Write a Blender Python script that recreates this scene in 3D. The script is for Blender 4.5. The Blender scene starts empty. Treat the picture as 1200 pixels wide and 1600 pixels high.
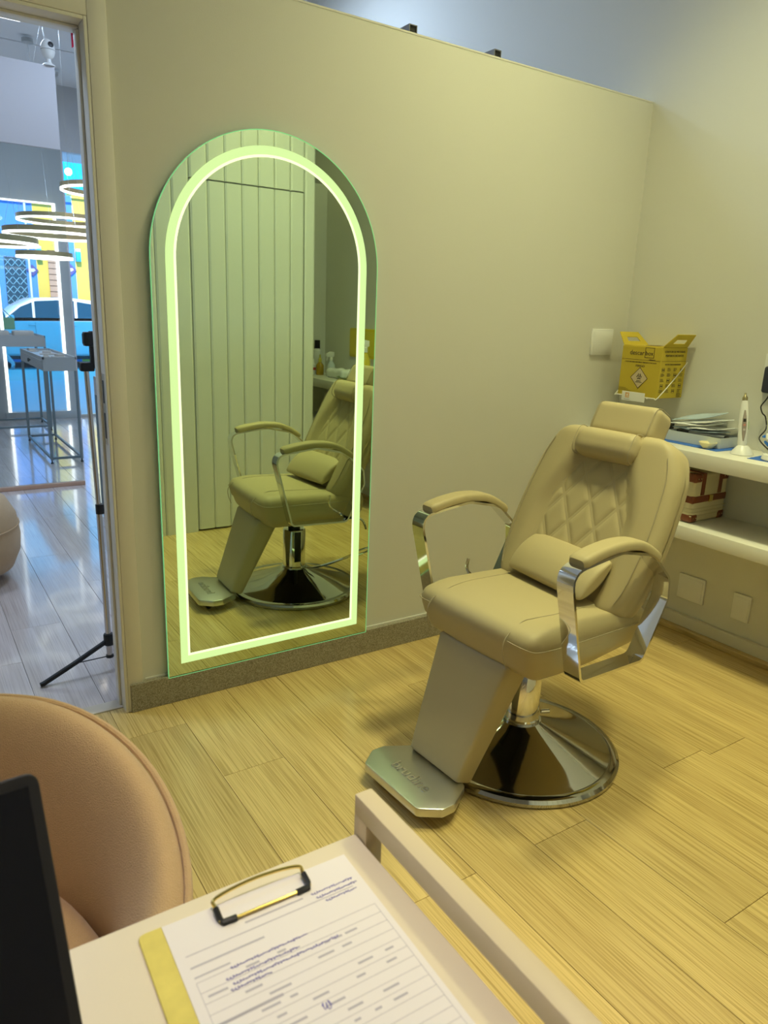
import bpy, bmesh, math, random
from mathutils import Vector, Matrix
R = math.radians
PI = math.pi
random.seed(7)
sc = bpy.context.scene
col = sc.collection

# ------------------------------------------------------------------ camera
CAMH = 1.36
YAW, PITCH, ROLL, FPX = R(33.642), R(15.173), R(2.141), 1144.46
fwd = Vector((math.sin(YAW)*math.cos(PITCH), math.cos(YAW)*math.cos(PITCH), -math.sin(PITCH)))
rgt = fwd.cross(Vector((0, 0, 1))).normalized()
upv = rgt.cross(fwd)
r2 = rgt*math.cos(ROLL) + upv*math.sin(ROLL)
u2 = -rgt*math.sin(ROLL) + upv*math.cos(ROLL)
cam_d = bpy.data.cameras.new('camera')
cam = bpy.data.objects.new('camera', cam_d); col.objects.link(cam)
M = Matrix((r2, u2, -fwd)).transposed().to_4x4()
M.translation = Vector((0, 0, CAMH))
cam.matrix_world = M
cam_d.sensor_fit = 'VERTICAL'
cam_d.sensor_height = 36.0
cam_d.sensor_width = 27.0
cam_d.lens = FPX*36.0/1600.0
cam_d.clip_start = 0.02
cam_d.dof.use_dof = True
cam_d.dof.focus_distance = 2.3
cam_d.dof.aperture_fstop = 8.0
sc.camera = cam

# ------------------------------------------------------------------ sky, sun, exposure
w = bpy.data.worlds.new('sky'); sc.world = w; w.use_nodes = True
bg = w.node_tree.nodes['Background']
bg.inputs['Color'].default_value = (0.02, 0.44, 1.0, 1)
bg.inputs['Strength'].default_value = 2.5
sun_d = bpy.data.lights.new('sun', 'SUN'); sun_d.energy = 7.0; sun_d.angle = R(0.6); sun_d.color = (1, .95, .86)
sun = bpy.data.objects.new('sun', sun_d); col.objects.link(sun)
sun.rotation_euler = Vector((0.22, 1.0, -1.04)).to_track_quat('-Z', 'Y').to_euler()
sc.view_settings.view_transform = 'Standard'
sc.view_settings.look = 'None'
sc.view_settings.gamma = 1.0
sc.view_settings.use_curve_mapping = False
sc.view_settings.exposure = -0.05

# ------------------------------------------------------------------ materials
MATS = {}
def mat(name, color, rough=.6, metal=0., bump=0., bscale=80., var=0., vscale=6., coat=0., emit=None, estr=0., spec=.5, trans=0., ior=1.45, sheen=0., detail=4.):
    if name in MATS: return MATS[name]
    m = bpy.data.materials.new(name); m.use_nodes = True
    nt = m.node_tree; p = nt.nodes['Principled BSDF']
    p.inputs['Base Color'].default_value = (*color, 1)
    p.inputs['Roughness'].default_value = rough
    p.inputs['Metallic'].default_value = metal
    p.inputs['Specular IOR Level'].default_value = spec
    p.inputs['Coat Weight'].default_value = coat
    p.inputs['Transmission Weight'].default_value = trans
    p.inputs['IOR'].default_value = ior
    if sheen: p.inputs['Sheen Weight'].default_value = sheen
    if emit:
        p.inputs['Emission Color'].default_value = (*emit, 1); p.inputs['Emission Strength'].default_value = estr
    tc = nt.nodes.new('ShaderNodeTexCoord')
    if bump:
        n = nt.nodes.new('ShaderNodeTexNoise'); n.inputs['Scale'].default_value = bscale; n.inputs['Detail'].default_value = detail
        b = nt.nodes.new('ShaderNodeBump'); b.inputs['Strength'].default_value = bump; b.inputs['Distance'].default_value = .002
        nt.links.new(tc.outputs['Object'], n.inputs['Vector']); nt.links.new(n.outputs['Fac'], b.inputs['Height']); nt.links.new(b.outputs['Normal'], p.inputs['Normal'])
    if var:
        n = nt.nodes.new('ShaderNodeTexNoise'); n.inputs['Scale'].default_value = vscale; n.inputs['Detail'].default_value = 3
        mx = nt.nodes.new('ShaderNodeMix'); mx.data_type = 'RGBA'
        mx.inputs[6].default_value = (*[c*(1-var) for c in color], 1); mx.inputs[7].default_value = (*[min(1, c*(1+var)) for c in color], 1)
        nt.links.new(tc.outputs['Object'], n.inputs['Vector']); nt.links.new(n.outputs['Fac'], mx.inputs[0]); nt.links.new(mx.outputs[2], p.inputs['Base Color'])
    MATS[name] = m
    return m

def wood_mat(name, c1, c2, rough, coat=.3, crough=.18):
    m = bpy.data.materials.new(name); m.use_nodes = True
    nt = m.node_tree; p = nt.nodes['Principled BSDF']
    L = nt.links.new; N = nt.nodes.new
    tc = N('ShaderNodeTexCoord'); oi = N('ShaderNodeObjectInfo')
    ad = N('ShaderNodeVectorMath'); ad.operation = 'ADD'
    sc_ = N('ShaderNodeVectorMath'); sc_.operation = 'SCALE'; sc_.inputs['Scale'].default_value = 37.
    cb = N('ShaderNodeCombineXYZ'); L(oi.outputs['Random'], cb.inputs[0]); L(oi.outputs['Random'], cb.inputs[1])
    L(cb.outputs[0], sc_.inputs[0]); L(tc.outputs['Object'], ad.inputs[0]); L(sc_.outputs[0], ad.inputs[1])
    mp = N('ShaderNodeMapping'); mp.inputs['Scale'].default_value = (260, 3.5, 1); L(ad.outputs[0], mp.inputs['Vector'])
    n1 = N('ShaderNodeTexNoise'); n1.inputs['Scale'].default_value = 1.; n1.inputs['Detail'].default_value = 5; L(mp.outputs[0], n1.inputs['Vector'])
    mp2 = N('ShaderNodeMapping'); mp2.inputs['Scale'].default_value = (16, .8, 1); L(ad.outputs[0], mp2.inputs['Vector'])
    n2 = N('ShaderNodeTexNoise'); n2.inputs['Scale'].default_value = 1.; n2.inputs['Detail'].default_value = 3; L(mp2.outputs[0], n2.inputs['Vector'])
    r1 = N('ShaderNodeValToRGB'); r1.color_ramp.elements[0].position = .36; r1.color_ramp.elements[1].position = .56; L(n1.outputs['Fac'], r1.inputs[0])
    mx = N('ShaderNodeMix'); mx.data_type = 'RGBA'; mx.inputs[6].default_value = (*c1, 1); mx.inputs[7].default_value = (*c2, 1); L(r1.outputs[0], mx.inputs[0])
    mx2 = N('ShaderNodeMix'); mx2.data_type = 'RGBA'; mx2.blend_type = 'MULTIPLY'; mx2.inputs[0].default_value = 1
    r2_ = N('ShaderNodeValToRGB'); r2_.color_ramp.elements[0].color = (.84, .81, .76, 1); r2_.color_ramp.elements[1].color = (1, 1, 1, 1)
    r2_.color_ramp.elements[0].position = .3; r2_.color_ramp.elements[1].position = .65; L(n2.outputs['Fac'], r2_.inputs[0])
    L(mx.outputs[2], mx2.inputs[6]); L(r2_.outputs[0], mx2.inputs[7])
    hs = N('ShaderNodeHueSaturation'); mr = N('ShaderNodeMapRange'); mr.inputs[3].default_value = .93; mr.inputs[4].default_value = 1.06
    L(oi.outputs['Random'], mr.inputs[0]); L(mr.outputs[0], hs.inputs['Value']); L(mx2.outputs[2], hs.inputs['Color']); L(hs.outputs[0], p.inputs['Base Color'])
    b = N('ShaderNodeBump'); b.inputs['Strength'].default_value = .12; b.inputs['Distance'].default_value = .001; L(n1.outputs['Fac'], b.inputs['Height']); L(b.outputs[0], p.inputs['Normal'])
    p.inputs['Roughness'].default_value = rough
    p.inputs['Coat Weight'].default_value = coat; p.inputs['Coat Roughness'].default_value = crough
    MATS[name] = m
    return m

def glass_mat(name, tint=(1, 1, 1), refl=.08):
    m = bpy.data.materials.new(name); m.use_nodes = True; nt = m.node_tree
    nt.nodes.clear(); o = nt.nodes.new('ShaderNodeOutputMaterial'); t = nt.nodes.new('ShaderNodeBsdfTransparent'); g = nt.nodes.new('ShaderNodeBsdfGlossy')
    g.inputs['Roughness'].default_value = .02; t.inputs['Color'].default_value = (*tint, 1); mx = nt.nodes.new('ShaderNodeMixShader')
    fr0 = nt.nodes.new('ShaderNodeLayerWeight'); fr0.inputs['Blend'].default_value = .5; fr1 = nt.nodes.new('ShaderNodeMath'); fr1.operation = 'POWER'; fr1.inputs[1].default_value = 4.; nt.links.new(fr0.outputs['Facing'], fr1.inputs[0]); fr = nt.nodes.new('ShaderNodeMath'); fr.operation = 'MULTIPLY_ADD'; fr.inputs[1].default_value = .6; fr.inputs[2].default_value = .03; nt.links.new(fr1.outputs[0], fr.inputs[0])
    nt.links.new(fr.outputs[0], mx.inputs[0]); nt.links.new(t.outputs[0], mx.inputs[1]); nt.links.new(g.outputs[0], mx.inputs[2]); nt.links.new(mx.outputs[0], o.inputs[0])
    MATS[name] = m
    return m

def granite_mat():
    m = mat('granite', (.30, .27, .20), .45)
    nt = m.node_tree; p = nt.nodes['Principled BSDF']; tc = nt.nodes.new('ShaderNodeTexCoord')
    n = nt.nodes.new('ShaderNodeTexVoronoi'); n.inputs['Scale'].default_value = 320
    r = nt.nodes.new('ShaderNodeValToRGB'); e = r.color_ramp.elements
    e[0].color = (.16, .14, .10, 1); e[1].color = (.46, .42, .33, 1)
    nt.links.new(tc.outputs['Object'], n.inputs['Vector']); nt.links.new(n.outputs['Color'], r.inputs[0]); nt.links.new(r.outputs[0], p.inputs['Base Color'])
    return m

WALL = mat('wall_paint', (.70, .69, .62), .75, bump=.12, bscale=260, var=.015, vscale=2)
CEIL = mat('ceiling_paint', (.80, .80, .80), .8, bump=.05, bscale=120)
WHITE = mat('white_lacquer', (.80, .78, .72), .35, var=.01)
TRIMW = mat('trim_lacquer', (.78, .75, .68), .4, var=.01)
WOOD = wood_mat('laminate_wood', (.485, .345, .125), (.70, .52, .22), .24)
WOODS = wood_mat('cool_lit_laminate', (.60, .51, .49), (.72, .63, .61), .2, .7, .07)  # paler laminate copy: the shop's cool light is put into its colour
JOINT = mat('joint_dark', (.30, .205, .095), .8, var=.1)
GRAN = granite_mat()
LEATH = mat('beige_leather', (.46, .38, .212), .46, bump=.25, bscale=900, var=.02, spec=.4)
SEAM = mat('beige_thread', (.40, .34, .22), .6, var=.05)
CHROME = mat('chrome', (.80, .80, .80), .06, 1., var=.02)
STEELB = mat('brushed_steel', (.62, .62, .60), .28, 1., bump=.05, bscale=400)
BLACKP = mat('black_plastic', (.012, .012, .013), .4, bump=.05, bscale=200)
BLACKM = mat('black_matte', (.02, .02, .022), .6, bump=.05, bscale=200)
WHITEP = mat('white_plastic', (.82, .82, .80), .3, var=.01)
BOUCLE = mat('boucle_fabric', (.58, .39, .21), .95, bump=.9, bscale=520, var=.06, vscale=60, sheen=.3)
PAPER = mat('paper', (.88, .83, .81), .8, var=.01)
INKG = mat('grey_ink', (.52, .49, .54), .8, var=.05)
INKB = mat('blue_ink', (.22, .20, .52), .8, var=.05)
GOLD = mat('gold_wire', (.85, .66, .22), .18, 1., var=.03)
YBOARD = mat('amber_board', (.78, .66, .16), .35, var=.2, vscale=40)
CARD = mat('yellow_card', (.58, .44, .04), .7, bump=.1, bscale=200, var=.04)
INKD = mat('dark_ink', (.07, .05, .03), .7, var=.05)
BLUEC = mat('blue_cloth', (.05, .17, .62), .8, bump=.5, bscale=300, var=.08)
GLASS = glass_mat('clear_glass')
GLASSG = glass_mat('shop_glass', (.86, .90, .90))
LEDW = mat('led_white', (1, 1, 1), .5, emit=(1, .98, .93), estr=3.2)
LEDG = mat('led_green', (.05, .06, .04), .5, emit=(.64, .88, .34), estr=1.12)
EDGEG = mat('glass_edge', (.3, .8, .45), .2, emit=(.30, 1.0, .42), estr=.34)

# ------------------------------------------------------------------ helpers
def finish(me, smooth, angle=38):
    if smooth:
        me.shade_smooth(); me.set_sharp_from_angle(angle=R(angle))

def obj(name, bm, m, parent=None, smooth=True, loc=(0, 0, 0), rot=(0, 0, 0), angle=38):
    if isinstance(bm, bpy.types.Mesh): me = bm
    else:
        bmesh.ops.recalc_face_normals(bm, faces=bm.faces)
        me = bpy.data.meshes.new(name); bm.to_mesh(me); bm.free(); finish(me, smooth, angle)
        me.materials.append(m)
    o = bpy.data.objects.new(name, me); col.objects.link(o)
    o.location = loc; o.rotation_euler = rot
    if parent is not None: o.parent = parent
    return o

def tag(o, label=None, cat=None, group=None, kind=None):
    if label: o['label'] = label
    if cat: o['category'] = cat
    if group: o['group'] = group
    if kind: o['kind'] = kind
    return o

def thing(name, label, cat, loc=(0, 0, 0), rz=0., group=None):
    o = bpy.data.objects.new(name, None); col.objects.link(o); o.empty_display_size = .05
    o.location = loc; o.rotation_euler = (0, 0, rz)
    return tag(o, label, cat, group)

def struct(name, label=None, bm=None, m=None, loc=(0, 0, 0), smooth=False):
    if bm is None:
        o = bpy.data.objects.new(name, None); col.objects.link(o); o.location = loc
    else: o = obj(name, bm, m, smooth=smooth, loc=loc)
    o['kind'] = 'structure'
    if label: o['label'] = label
    return o

def B(*boxes):
    bm = bmesh.new()
    for b in boxes: addbox(bm, *b)
    return bm

def addbox(bm, x0, x1, y0, y1, z0, z1):
    v = [bm.verts.new(p) for p in ((x0, y0, z0), (x1, y0, z0), (x1, y1, z0), (x0, y1, z0), (x0, y0, z1), (x1, y0, z1), (x1, y1, z1), (x0, y1, z1))]
    for f in ((0, 3, 2, 1), (4, 5, 6, 7), (0, 1, 5, 4), (1, 2, 6, 5), (2, 3, 7, 6), (3, 0, 4, 7)): bm.faces.new([v[i] for i in f])
    return bm

def BB(x0, x1, y0, y1, z0, z1, r=.004, seg=2):
    bm = B((x0, x1, y0, y1, z0, z1))
    bmesh.ops.bevel(bm, geom=bm.edges[:], offset=r, segments=seg, affect='EDGES', profile=.5)
    return bm

def prism(pts, h0, h1, axis='z', r=0., seg=2):
    """extrude a 2D outline; axis z: (x,y)->z ; y: (x,z)->y ; x: (y,z)->x"""
    def P(a, b, c): return {'z': (a, b, c), 'y': (a, c, b), 'x': (c, a, b)}[axis]
    bm = bmesh.new()
    lo = [bm.verts.new(P(a, b, h0)) for a, b in pts]; hi = [bm.verts.new(P(a, b, h1)) for a, b in pts]
    n = len(pts)
    f0 = bm.faces.new(lo); f1 = bm.faces.new(hi[::-1])
    for i in range(n): bm.faces.new((lo[i], lo[(i+1) % n], hi[(i+1) % n], hi[i]))
    bmesh.ops.recalc_face_normals(bm, faces=bm.faces)
    if r:
        es = list(f0.edges)+list(f1.edges)
        bmesh.ops.bevel(bm, geom=es, offset=r, segments=seg, affect='EDGES', profile=.5)
    return bm

def roundpoly(pts, r, n=5):
    out = []; m = len(pts)
    for i in range(m):
        p = Vector(pts[i]); a = Vector(pts[i-1]); b = Vector(pts[(i+1) % m])
        rr = r[i] if isinstance(r, (list, tuple)) else r
        da = (a-p); db = (b-p); la, lb = da.length, db.length; da.normalize(); db.normalize()
        ang = da.angle(db); t = min(rr/math.tan(ang/2), la*.48, lb*.48); 
        if rr <= 0: out.append(tuple(p)); continue
        s, e = p+da*t, p+db*t
        for k in range(n+1):
            u = k/n
            q = s.lerp(p, u).lerp(p.lerp(e, u), u); out.append((q.x, q.y))
    return out

def lathe(prof, seg=32, bm=None, cap=True):
    bm = bm or bmesh.new(); rings = []
    for r, z in prof:
        if r < 1e-5: rings.append([bm.verts.new((0, 0, z))])
        else: rings.append([bm.verts.new((r*math.cos(2*PI*k/seg), r*math.sin(2*PI*k/seg), z)) for k in range(seg)])
    for a, b in zip(rings, rings[1:]):
        for k in range(seg):
            j = (k+1) % seg
            if len(a) == 1 and len(b) == 1: continue
            if len(a) == 1: bm.faces.new((a[0], b[j], b[k]))
            elif len(b) == 1: bm.faces.new((a[k], a[j], b[0]))
            else: bm.faces.new((a[k], a[j], b[j], b[k]))
    if cap:
        if len(rings[0]) > 1: bm.faces.new(rings[0][::-1])
        if len(rings[-1]) > 1: bm.faces.new(rings[-1])
    return bm

def frames(pts, closed):
    pts = [Vector(p) for p in pts]; n = len(pts); T = []
    for i in range(n):
        a = pts[i-1] if (i or closed) else pts[0]; b = pts[(i+1) % n] if (i < n-1 or closed) else pts[-1]
        T.append((b-a).normalized())
    up = Vector((0, 0, 1)) if abs(T[0].z) < .9 else Vector((0, 1, 0))
    Nn = [(up-T[0]*up.dot(T[0])).normalized()]
    for i in range(1, n):
        v = Nn[-1]-T[i]*Nn[-1].dot(T[i]); Nn.append(v.normalized() if v.length > 1e-6 else Nn[-1])
    return pts, T, Nn

def tube(pts, r, seg=8, closed=False, bm=None):
    bm = bm or bmesh.new(); pts, T, Nn = frames(pts, closed); rings = []
    for i, p in enumerate(pts):
        b = T[i].cross(Nn[i]); rr = r[i] if isinstance(r, (list, tuple)) else r
        rings.append([bm.verts.new(p+(Nn[i]*math.cos(2*PI*k/seg)+b*math.sin(2*PI*k/seg))*rr) for k in range(seg)])
    n = len(pts)
    for i in range(n if closed else n-1):
        a, c = rings[i], rings[(i+1) % n]
        for k in range(seg): bm.faces.new((a[k], a[(k+1) % seg], c[(k+1) % seg], c[k]))
    if not closed: bm.faces.new(rings[0][::-1]); bm.faces.new(rings[-1])
    return bm

def smoothpath(pts, n=6, closed=False):
    P = [Vector(p) for p in pts]; out = []; m = len(P)
    for i in range(m if closed else m-1):
        if closed: a, b, c, d = P[i-1], P[i], P[(i+1) % m], P[(i+2) % m]
        else: a, b, c, d = P[max(i-1, 0)], P[i], P[i+1], P[min(i+2, m-1)]
        for k in range(n):
            t = k/n
            out.append(.5*((2*b)+(c-a)*t+(2*a-5*b+4*c-d)*t*t+(3*b-a-3*c+d)*t**3))
    if not closed: out.append(P[-1])
    return out

def flatbar(path, y0, y1, th, closed=False):
    """path in (x,z); bar spans y0..y1, thickness th (inwards/outwards about the path)"""
    bm = bmesh.new(); n = len(path); P = [Vector(p) for p in path]; rings = []
    for i in range(n):
        a = P[i-1] if (i or closed) else P[0]; b = P[(i+1) % n] if (i < n-1 or closed) else P[-1]
        t = (b-a).normalized(); nn = Vector((-t.y, t.x))*th/2
        q, s = P[i]+nn, P[i]-nn
        rings.append([bm.verts.new((q.x, y0, q.y)), bm.verts.new((q.x, y1, q.y)), bm.verts.new((s.x, y1, s.y)), bm.verts.new((s.x, y0, s.y))])
    for i in range(n if closed else n-1):
        a, c = rings[i], rings[(i+1) % n]
        for k in range(4): bm.faces.new((a[k], a[(k+1) % 4], c[(k+1) % 4], c[k]))
    if not closed: bm.faces.new(rings[0][::-1]); bm.faces.new(rings[-1])
    return bm

def rgrid(hx, hy, hz, r, mid=6, cn=4, fn=None):
    """rounded box sampled densely; fn deforms each point"""
    def axis(h):
        rr = min(r, h*.999); c = [h-rr*math.cos(PI/2*k/cn) if False else (h-rr)+rr*math.sin(PI/2*k/cn) for k in range(cn+1)]
        core = [-(h-rr)+2*(h-rr)*k/mid for k in range(1, mid)]
        return [-x for x in c[::-1]]+core+c
    ax, ay, az = axis(hx), axis(hy), axis(hz)
    bm = bmesh.new(); cache = {}
    def vert(x, y, z):
        k = (round(x, 6), round(y, 6), round(z, 6))
        if k in cache: return cache[k]
        q = Vector((max(-(hx-r), min(hx-r, x)), max(-(hy-r), min(hy-r, y)), max(-(hz-r), min(hz-r, z))))
        d = Vector((x, y, z))-q
        # points live on cube surface; use tan-like spread
        p = q+d.normalized()*r if d.length > 1e-9 else q
        if fn: p = Vector(fn(p))
        cache[k] = bm.verts.new(p); return cache[k]
    def face(A, Bx, mk):
        for i in range(len(A)-1):
            for j in range(len(Bx)-1):
                bm.faces.new([vert(*mk(A[i+a], Bx[j+b])) for a, b in ((0, 0), (1, 0), (1, 1), (0, 1))])
    face(ax, ay, lambda a, b: (a, b, hz)); face(ax, ay, lambda a, b: (a, b, -hz))
    face(ax, az, lambda a, b: (a, hy, b)); face(ax, az, lambda a, b: (a, -hy, b))
    face(ay, az, lambda a, b: (hx, a, b)); face(ay, az, lambda a, b: (-hx, a, b))
    bmesh.ops.recalc_face_normals(bm, faces=bm.faces)
    return bm

def xform(bm, mtx):
    bmesh.ops.transform(bm, matrix=mtx, verts=bm.verts); return bm

def mv(bm, x=0, y=0, z=0): return xform(bm, Matrix.Translation((x, y, z)))

def join(*bms):
    out = bmesh.new()
    for b in bms:
        me = bpy.data.meshes.new('tmp'); b.to_mesh(me); b.free(); out.from_mesh(me); bpy.data.meshes.remove(me)
    return out

def text_mesh(s, size, ext=.0004, align='CENTER', sx=1.):
    cu = bpy.data.curves.new('txt', 'FONT'); cu.body = s; cu.size = size; cu.extrude = ext; cu.align_x = align; cu.align_y = 'CENTER'; cu.resolution_u = 3
    o = bpy.data.objects.new('txt', cu); col.objects.link(o)
    dg = bpy.context.evaluated_depsgraph_get(); me = bpy.data.meshes.new_from_object(o.evaluated_get(dg))
    bm = bmesh.new(); bm.from_mesh(me); bpy.data.objects.remove(o); bpy.data.curves.remove(cu); bpy.data.meshes.remove(me)
    if sx != 1.: xform(bm, Matrix.Diagonal((sx, 1, 1, 1)))
    return bm

def copy_tree(o, parent=None):
    c = o.copy(); col.objects.link(c); c.parent = parent
    for ch in list(o.children): copy_tree(ch, c)
    return c

def smooth01(t):
    t = max(0., min(1., t)); return t*t*(3-2*t)

# ================================================================== SETTING
YW, XW, ZP, ZC = 2.357, 2.905, 2.287, 3.61       # mirror wall, right wall, partition height, ceiling
YS = 9.5                                          # shop front
XL = -2.3
# ---- floors
def planks(parent, x0, x1, y0, y1, m, xoff, joint, L=1.31, skip=None):
    wpl = .2015; k0 = math.floor((x0-xoff)/wpl); k = k0
    while xoff+k*wpl < x1-1e-4:
        a = max(x0, xoff+k*wpl); b = min(x1, xoff+(k+1)*wpl)
        j = joint(k); y = y0
        n = math.ceil((y0-j)/L-1e-6); ys = [y0]
        yy = j+n*L
        while yy < y1-.02:
            if yy > y0+.02: ys.append(yy)
            yy += L
        ys.append(y1)
        if b-a > .02:
            for s, e in zip(ys, ys[1:]):
                bm = B((-(b-a)/2+.0006, (b-a)/2-.0006, -(e-s)/2+.0006, (e-s)/2-.0006, -.010, 0))
                bmesh.ops.bevel(bm, geom=[ed for ed in bm.edges if all(v.co.z > -.001 for v in ed.verts)], offset=.0008, segments=1, affect='EDGES')
                obj('plank', bm, m, parent, smooth=False, loc=((a+b)/2, (s+e)/2, 0))
        k += 1
JJ = {0: 1.843, 1: 1.147, 2: 1.62, 3: 1.145, 4: .72, 5: .40, 6: 1.19, 7: 1.16, 8: .55, 9: 1.0}
floor = struct('floor', 'light oak laminate plank floor of the treatment room', B((XL, XW, -1.5, YW+.03, -.06, -.0095)), JOINT)
planks(floor, XL, XW, -1.5, YW+.03, WOOD, .682, lambda k: JJ.get(k, (k*.437) % 1.31))
floor2 = struct('floor_shop', 'laminate plank floor of the shop beyond the door, coloured for its cool light', B((XL, XW, YW+.09, YS+.1, -.06, -.0095)), JOINT)
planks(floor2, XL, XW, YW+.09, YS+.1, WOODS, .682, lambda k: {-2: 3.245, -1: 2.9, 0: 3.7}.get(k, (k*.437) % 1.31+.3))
struct('trim_1', 'pale threshold strip in the doorway', BB(XL, XW, YW+.03, YW+.09, -.06, .004, .003), mat('threshold', (.60, .52, .42), .35, var=.03))
# ---- walls
DX0, DX1, DZ = -.36, .537, 2.105
wall_back = struct('wall_back', 'half-height beige partition wall behind the mirror', B((DX1, XW, YW, YW+.12, 0, ZP), (XL, DX0, YW, YW+.12, 0, ZP), (DX0, DX1, YW, YW+.12, DZ, ZP)), WALL)
obj('wall_cap', B((XL, XW-.001, YW-.001, YW+.121, ZP, ZP+.006)), mat('cap_paint', (.72, .70, .64), .6, var=.03), wall_back, smooth=False)
wall_right = struct('wall_right', 'tall beige side wall above the counter', B((XW, XW+.1, -1.6, YS+.12, 0, ZC+.15)), WALL)
struct('wall_left', None, B((XL-.1, XL, -1.6, YS+.12, 0, ZC+.15)), WALL)
struct('wall_rear', None, B((XL, XW, -1.6, -1.5, 0, ZC+.15)), WALL)
struct('wall_nook', 'low beige wall closing the counter nook', B((2.265, XW, -.74, -.64, 0, ZP)), WALL)
ceil = struct('ceiling', 'white ceiling with two dark slots', B((XL, XW, -1.5, 7.88, ZC, ZC+.1), (XL, XW, 7.91, 8.23, ZC+.03, ZC+.1), (XL, XW, 8.26, YS, ZC+.03, ZC+.1), (XL, XW, -1.5, YS, ZC+.1, ZC+.15)), CEIL)
# ---- baseboards
struct('baseboard_back', 'speckled grey granite skirting under the mirror', BB(.545, XW-.03, YW-.022, YW, 0, .104, .002), GRAN)
struct('trim_2', 'white bead on top of the granite skirting', B((.60, XW, YW-.004, YW, .104, .110)), WHITE)
struct('baseboard_right', 'cream skirting along the counter wall', BB(XW-.022, XW, -.64, YW-.022, .022, .075, .002), mat('cream_skirting', (.72, .69, .58), .5, var=.02))
struct('trim_3', 'wooden strip along the foot of the counter wall', BB(XW-.05, XW, -.64, YW-.022, 0, .022, .003), WOOD)
# ---- doorway frame
door = struct('door_1', 'cream door frame leading to the shop')
fw = .052
obj('architrave', BB(DX1, DX1+fw, YW-.014, YW, .0, DZ+fw, .003), TRIMW, door)
obj('architrave', BB(DX0-fw, DX0, YW-.014, YW, .0, DZ+fw, .003), TRIMW, door)
obj('architrave_head', BB(DX0, DX1, YW-.014, YW, DZ, DZ+fw, .003), TRIMW, door)
JT = .010
obj('jamb', join(BB(DX1-JT, DX1, YW-.012, YW+.122, 0, DZ, .002), BB(DX1-JT-.008, DX1-JT, YW+.045, YW+.075, 0, DZ-.02, .002)), TRIMW, door)
obj('jamb', join(BB(DX0, DX0+JT, YW-.012, YW+.122, 0, DZ, .002), BB(DX0+JT, DX0+JT+.008, YW+.045, YW+.075, 0, DZ-.02, .002)), TRIMW, door)
obj('jamb_head', join(BB(DX0+JT, DX1-JT, YW-.012, YW+.122, DZ-JT, DZ, .002), BB(DX0+JT, DX1-JT, YW+.045, YW+.075, DZ-JT-.008, DZ-JT, .002)), TRIMW, door)
sp = obj('strike_plate', join(BB(DX1-JT-.0015, DX1-JT+.0005, YW+.004, YW+.032, .93, 1.15, .0005)), STEELB, door); tag(sp, 'steel strike plate')
obj('latch_hole', join(B((DX1-JT-.0021, DX1-JT-.0014, YW+.010, YW+.026, 1.06, 1.13)), B((DX1-JT-.0021, DX1-JT-.0014, YW+.010, YW+.026, .95, 1.03))), BLACKM, sp)

# ---- slatted wall and hidden door (seen in the mirror)
SY, SX0, SX1, SZT = .383, 1.03, 2.265, 2.75
SLAT = mat('slat_lacquer', (.78, .79, .74), .45, var=.01)
DA, DB, DT = 1.475, 2.189, 2.043
slatw = struct('wall_slatted', 'white vertically slatted wall seen in the mirror', B((SX0, DA-.006, -.64, SY-.016, 0, SZT), (DB+.006, SX1, -.64, SY-.016, 0, SZT), (DA-.006, DB+.006, -.64, SY-.016, DT+.006, SZT), (DA-.006, DB+.006, -.64, SY-.07, 0, DT+.006)), mat('slat_backing', (.66, .67, .62), .6, var=.01))
sdoor = struct('door_2', 'hidden slatted door in the slatted wall')
obj('door_leaf', B((DA, DB, SY-.05, SY-.016, .012, DT)), MATS['slat_backing'], sdoor, smooth=False)
def slat(x0, x1, z0, z1, par):
    a = .002
    bm = prism([(x0+a, SY-.016), (x0+a, SY-.006), (x0+a+.010, SY), (x1-a-.010, SY), (x1-a, SY-.006), (x1-a, SY-.016)], z0, z1, 'z')
    obj('slat', bm, SLAT, par, smooth=False)
pitch = .1037
xs = [DA+pitch*k for k in range(-4, 8)]
for k, x in enumerate(xs):
    x1 = x+pitch
    if x < DA-.01: slat(max(SX0, x), min(x1, DA-.004), 0, SZT, slatw)
    elif x1 < DB+.04:
        x1 = min(x1, DB); slat(x, x1, .012, DT, sdoor); slat(x, x1, DT+.008, SZT, slatw)
slat(DB+.004, SX1, 0, SZT, slatw)

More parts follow.
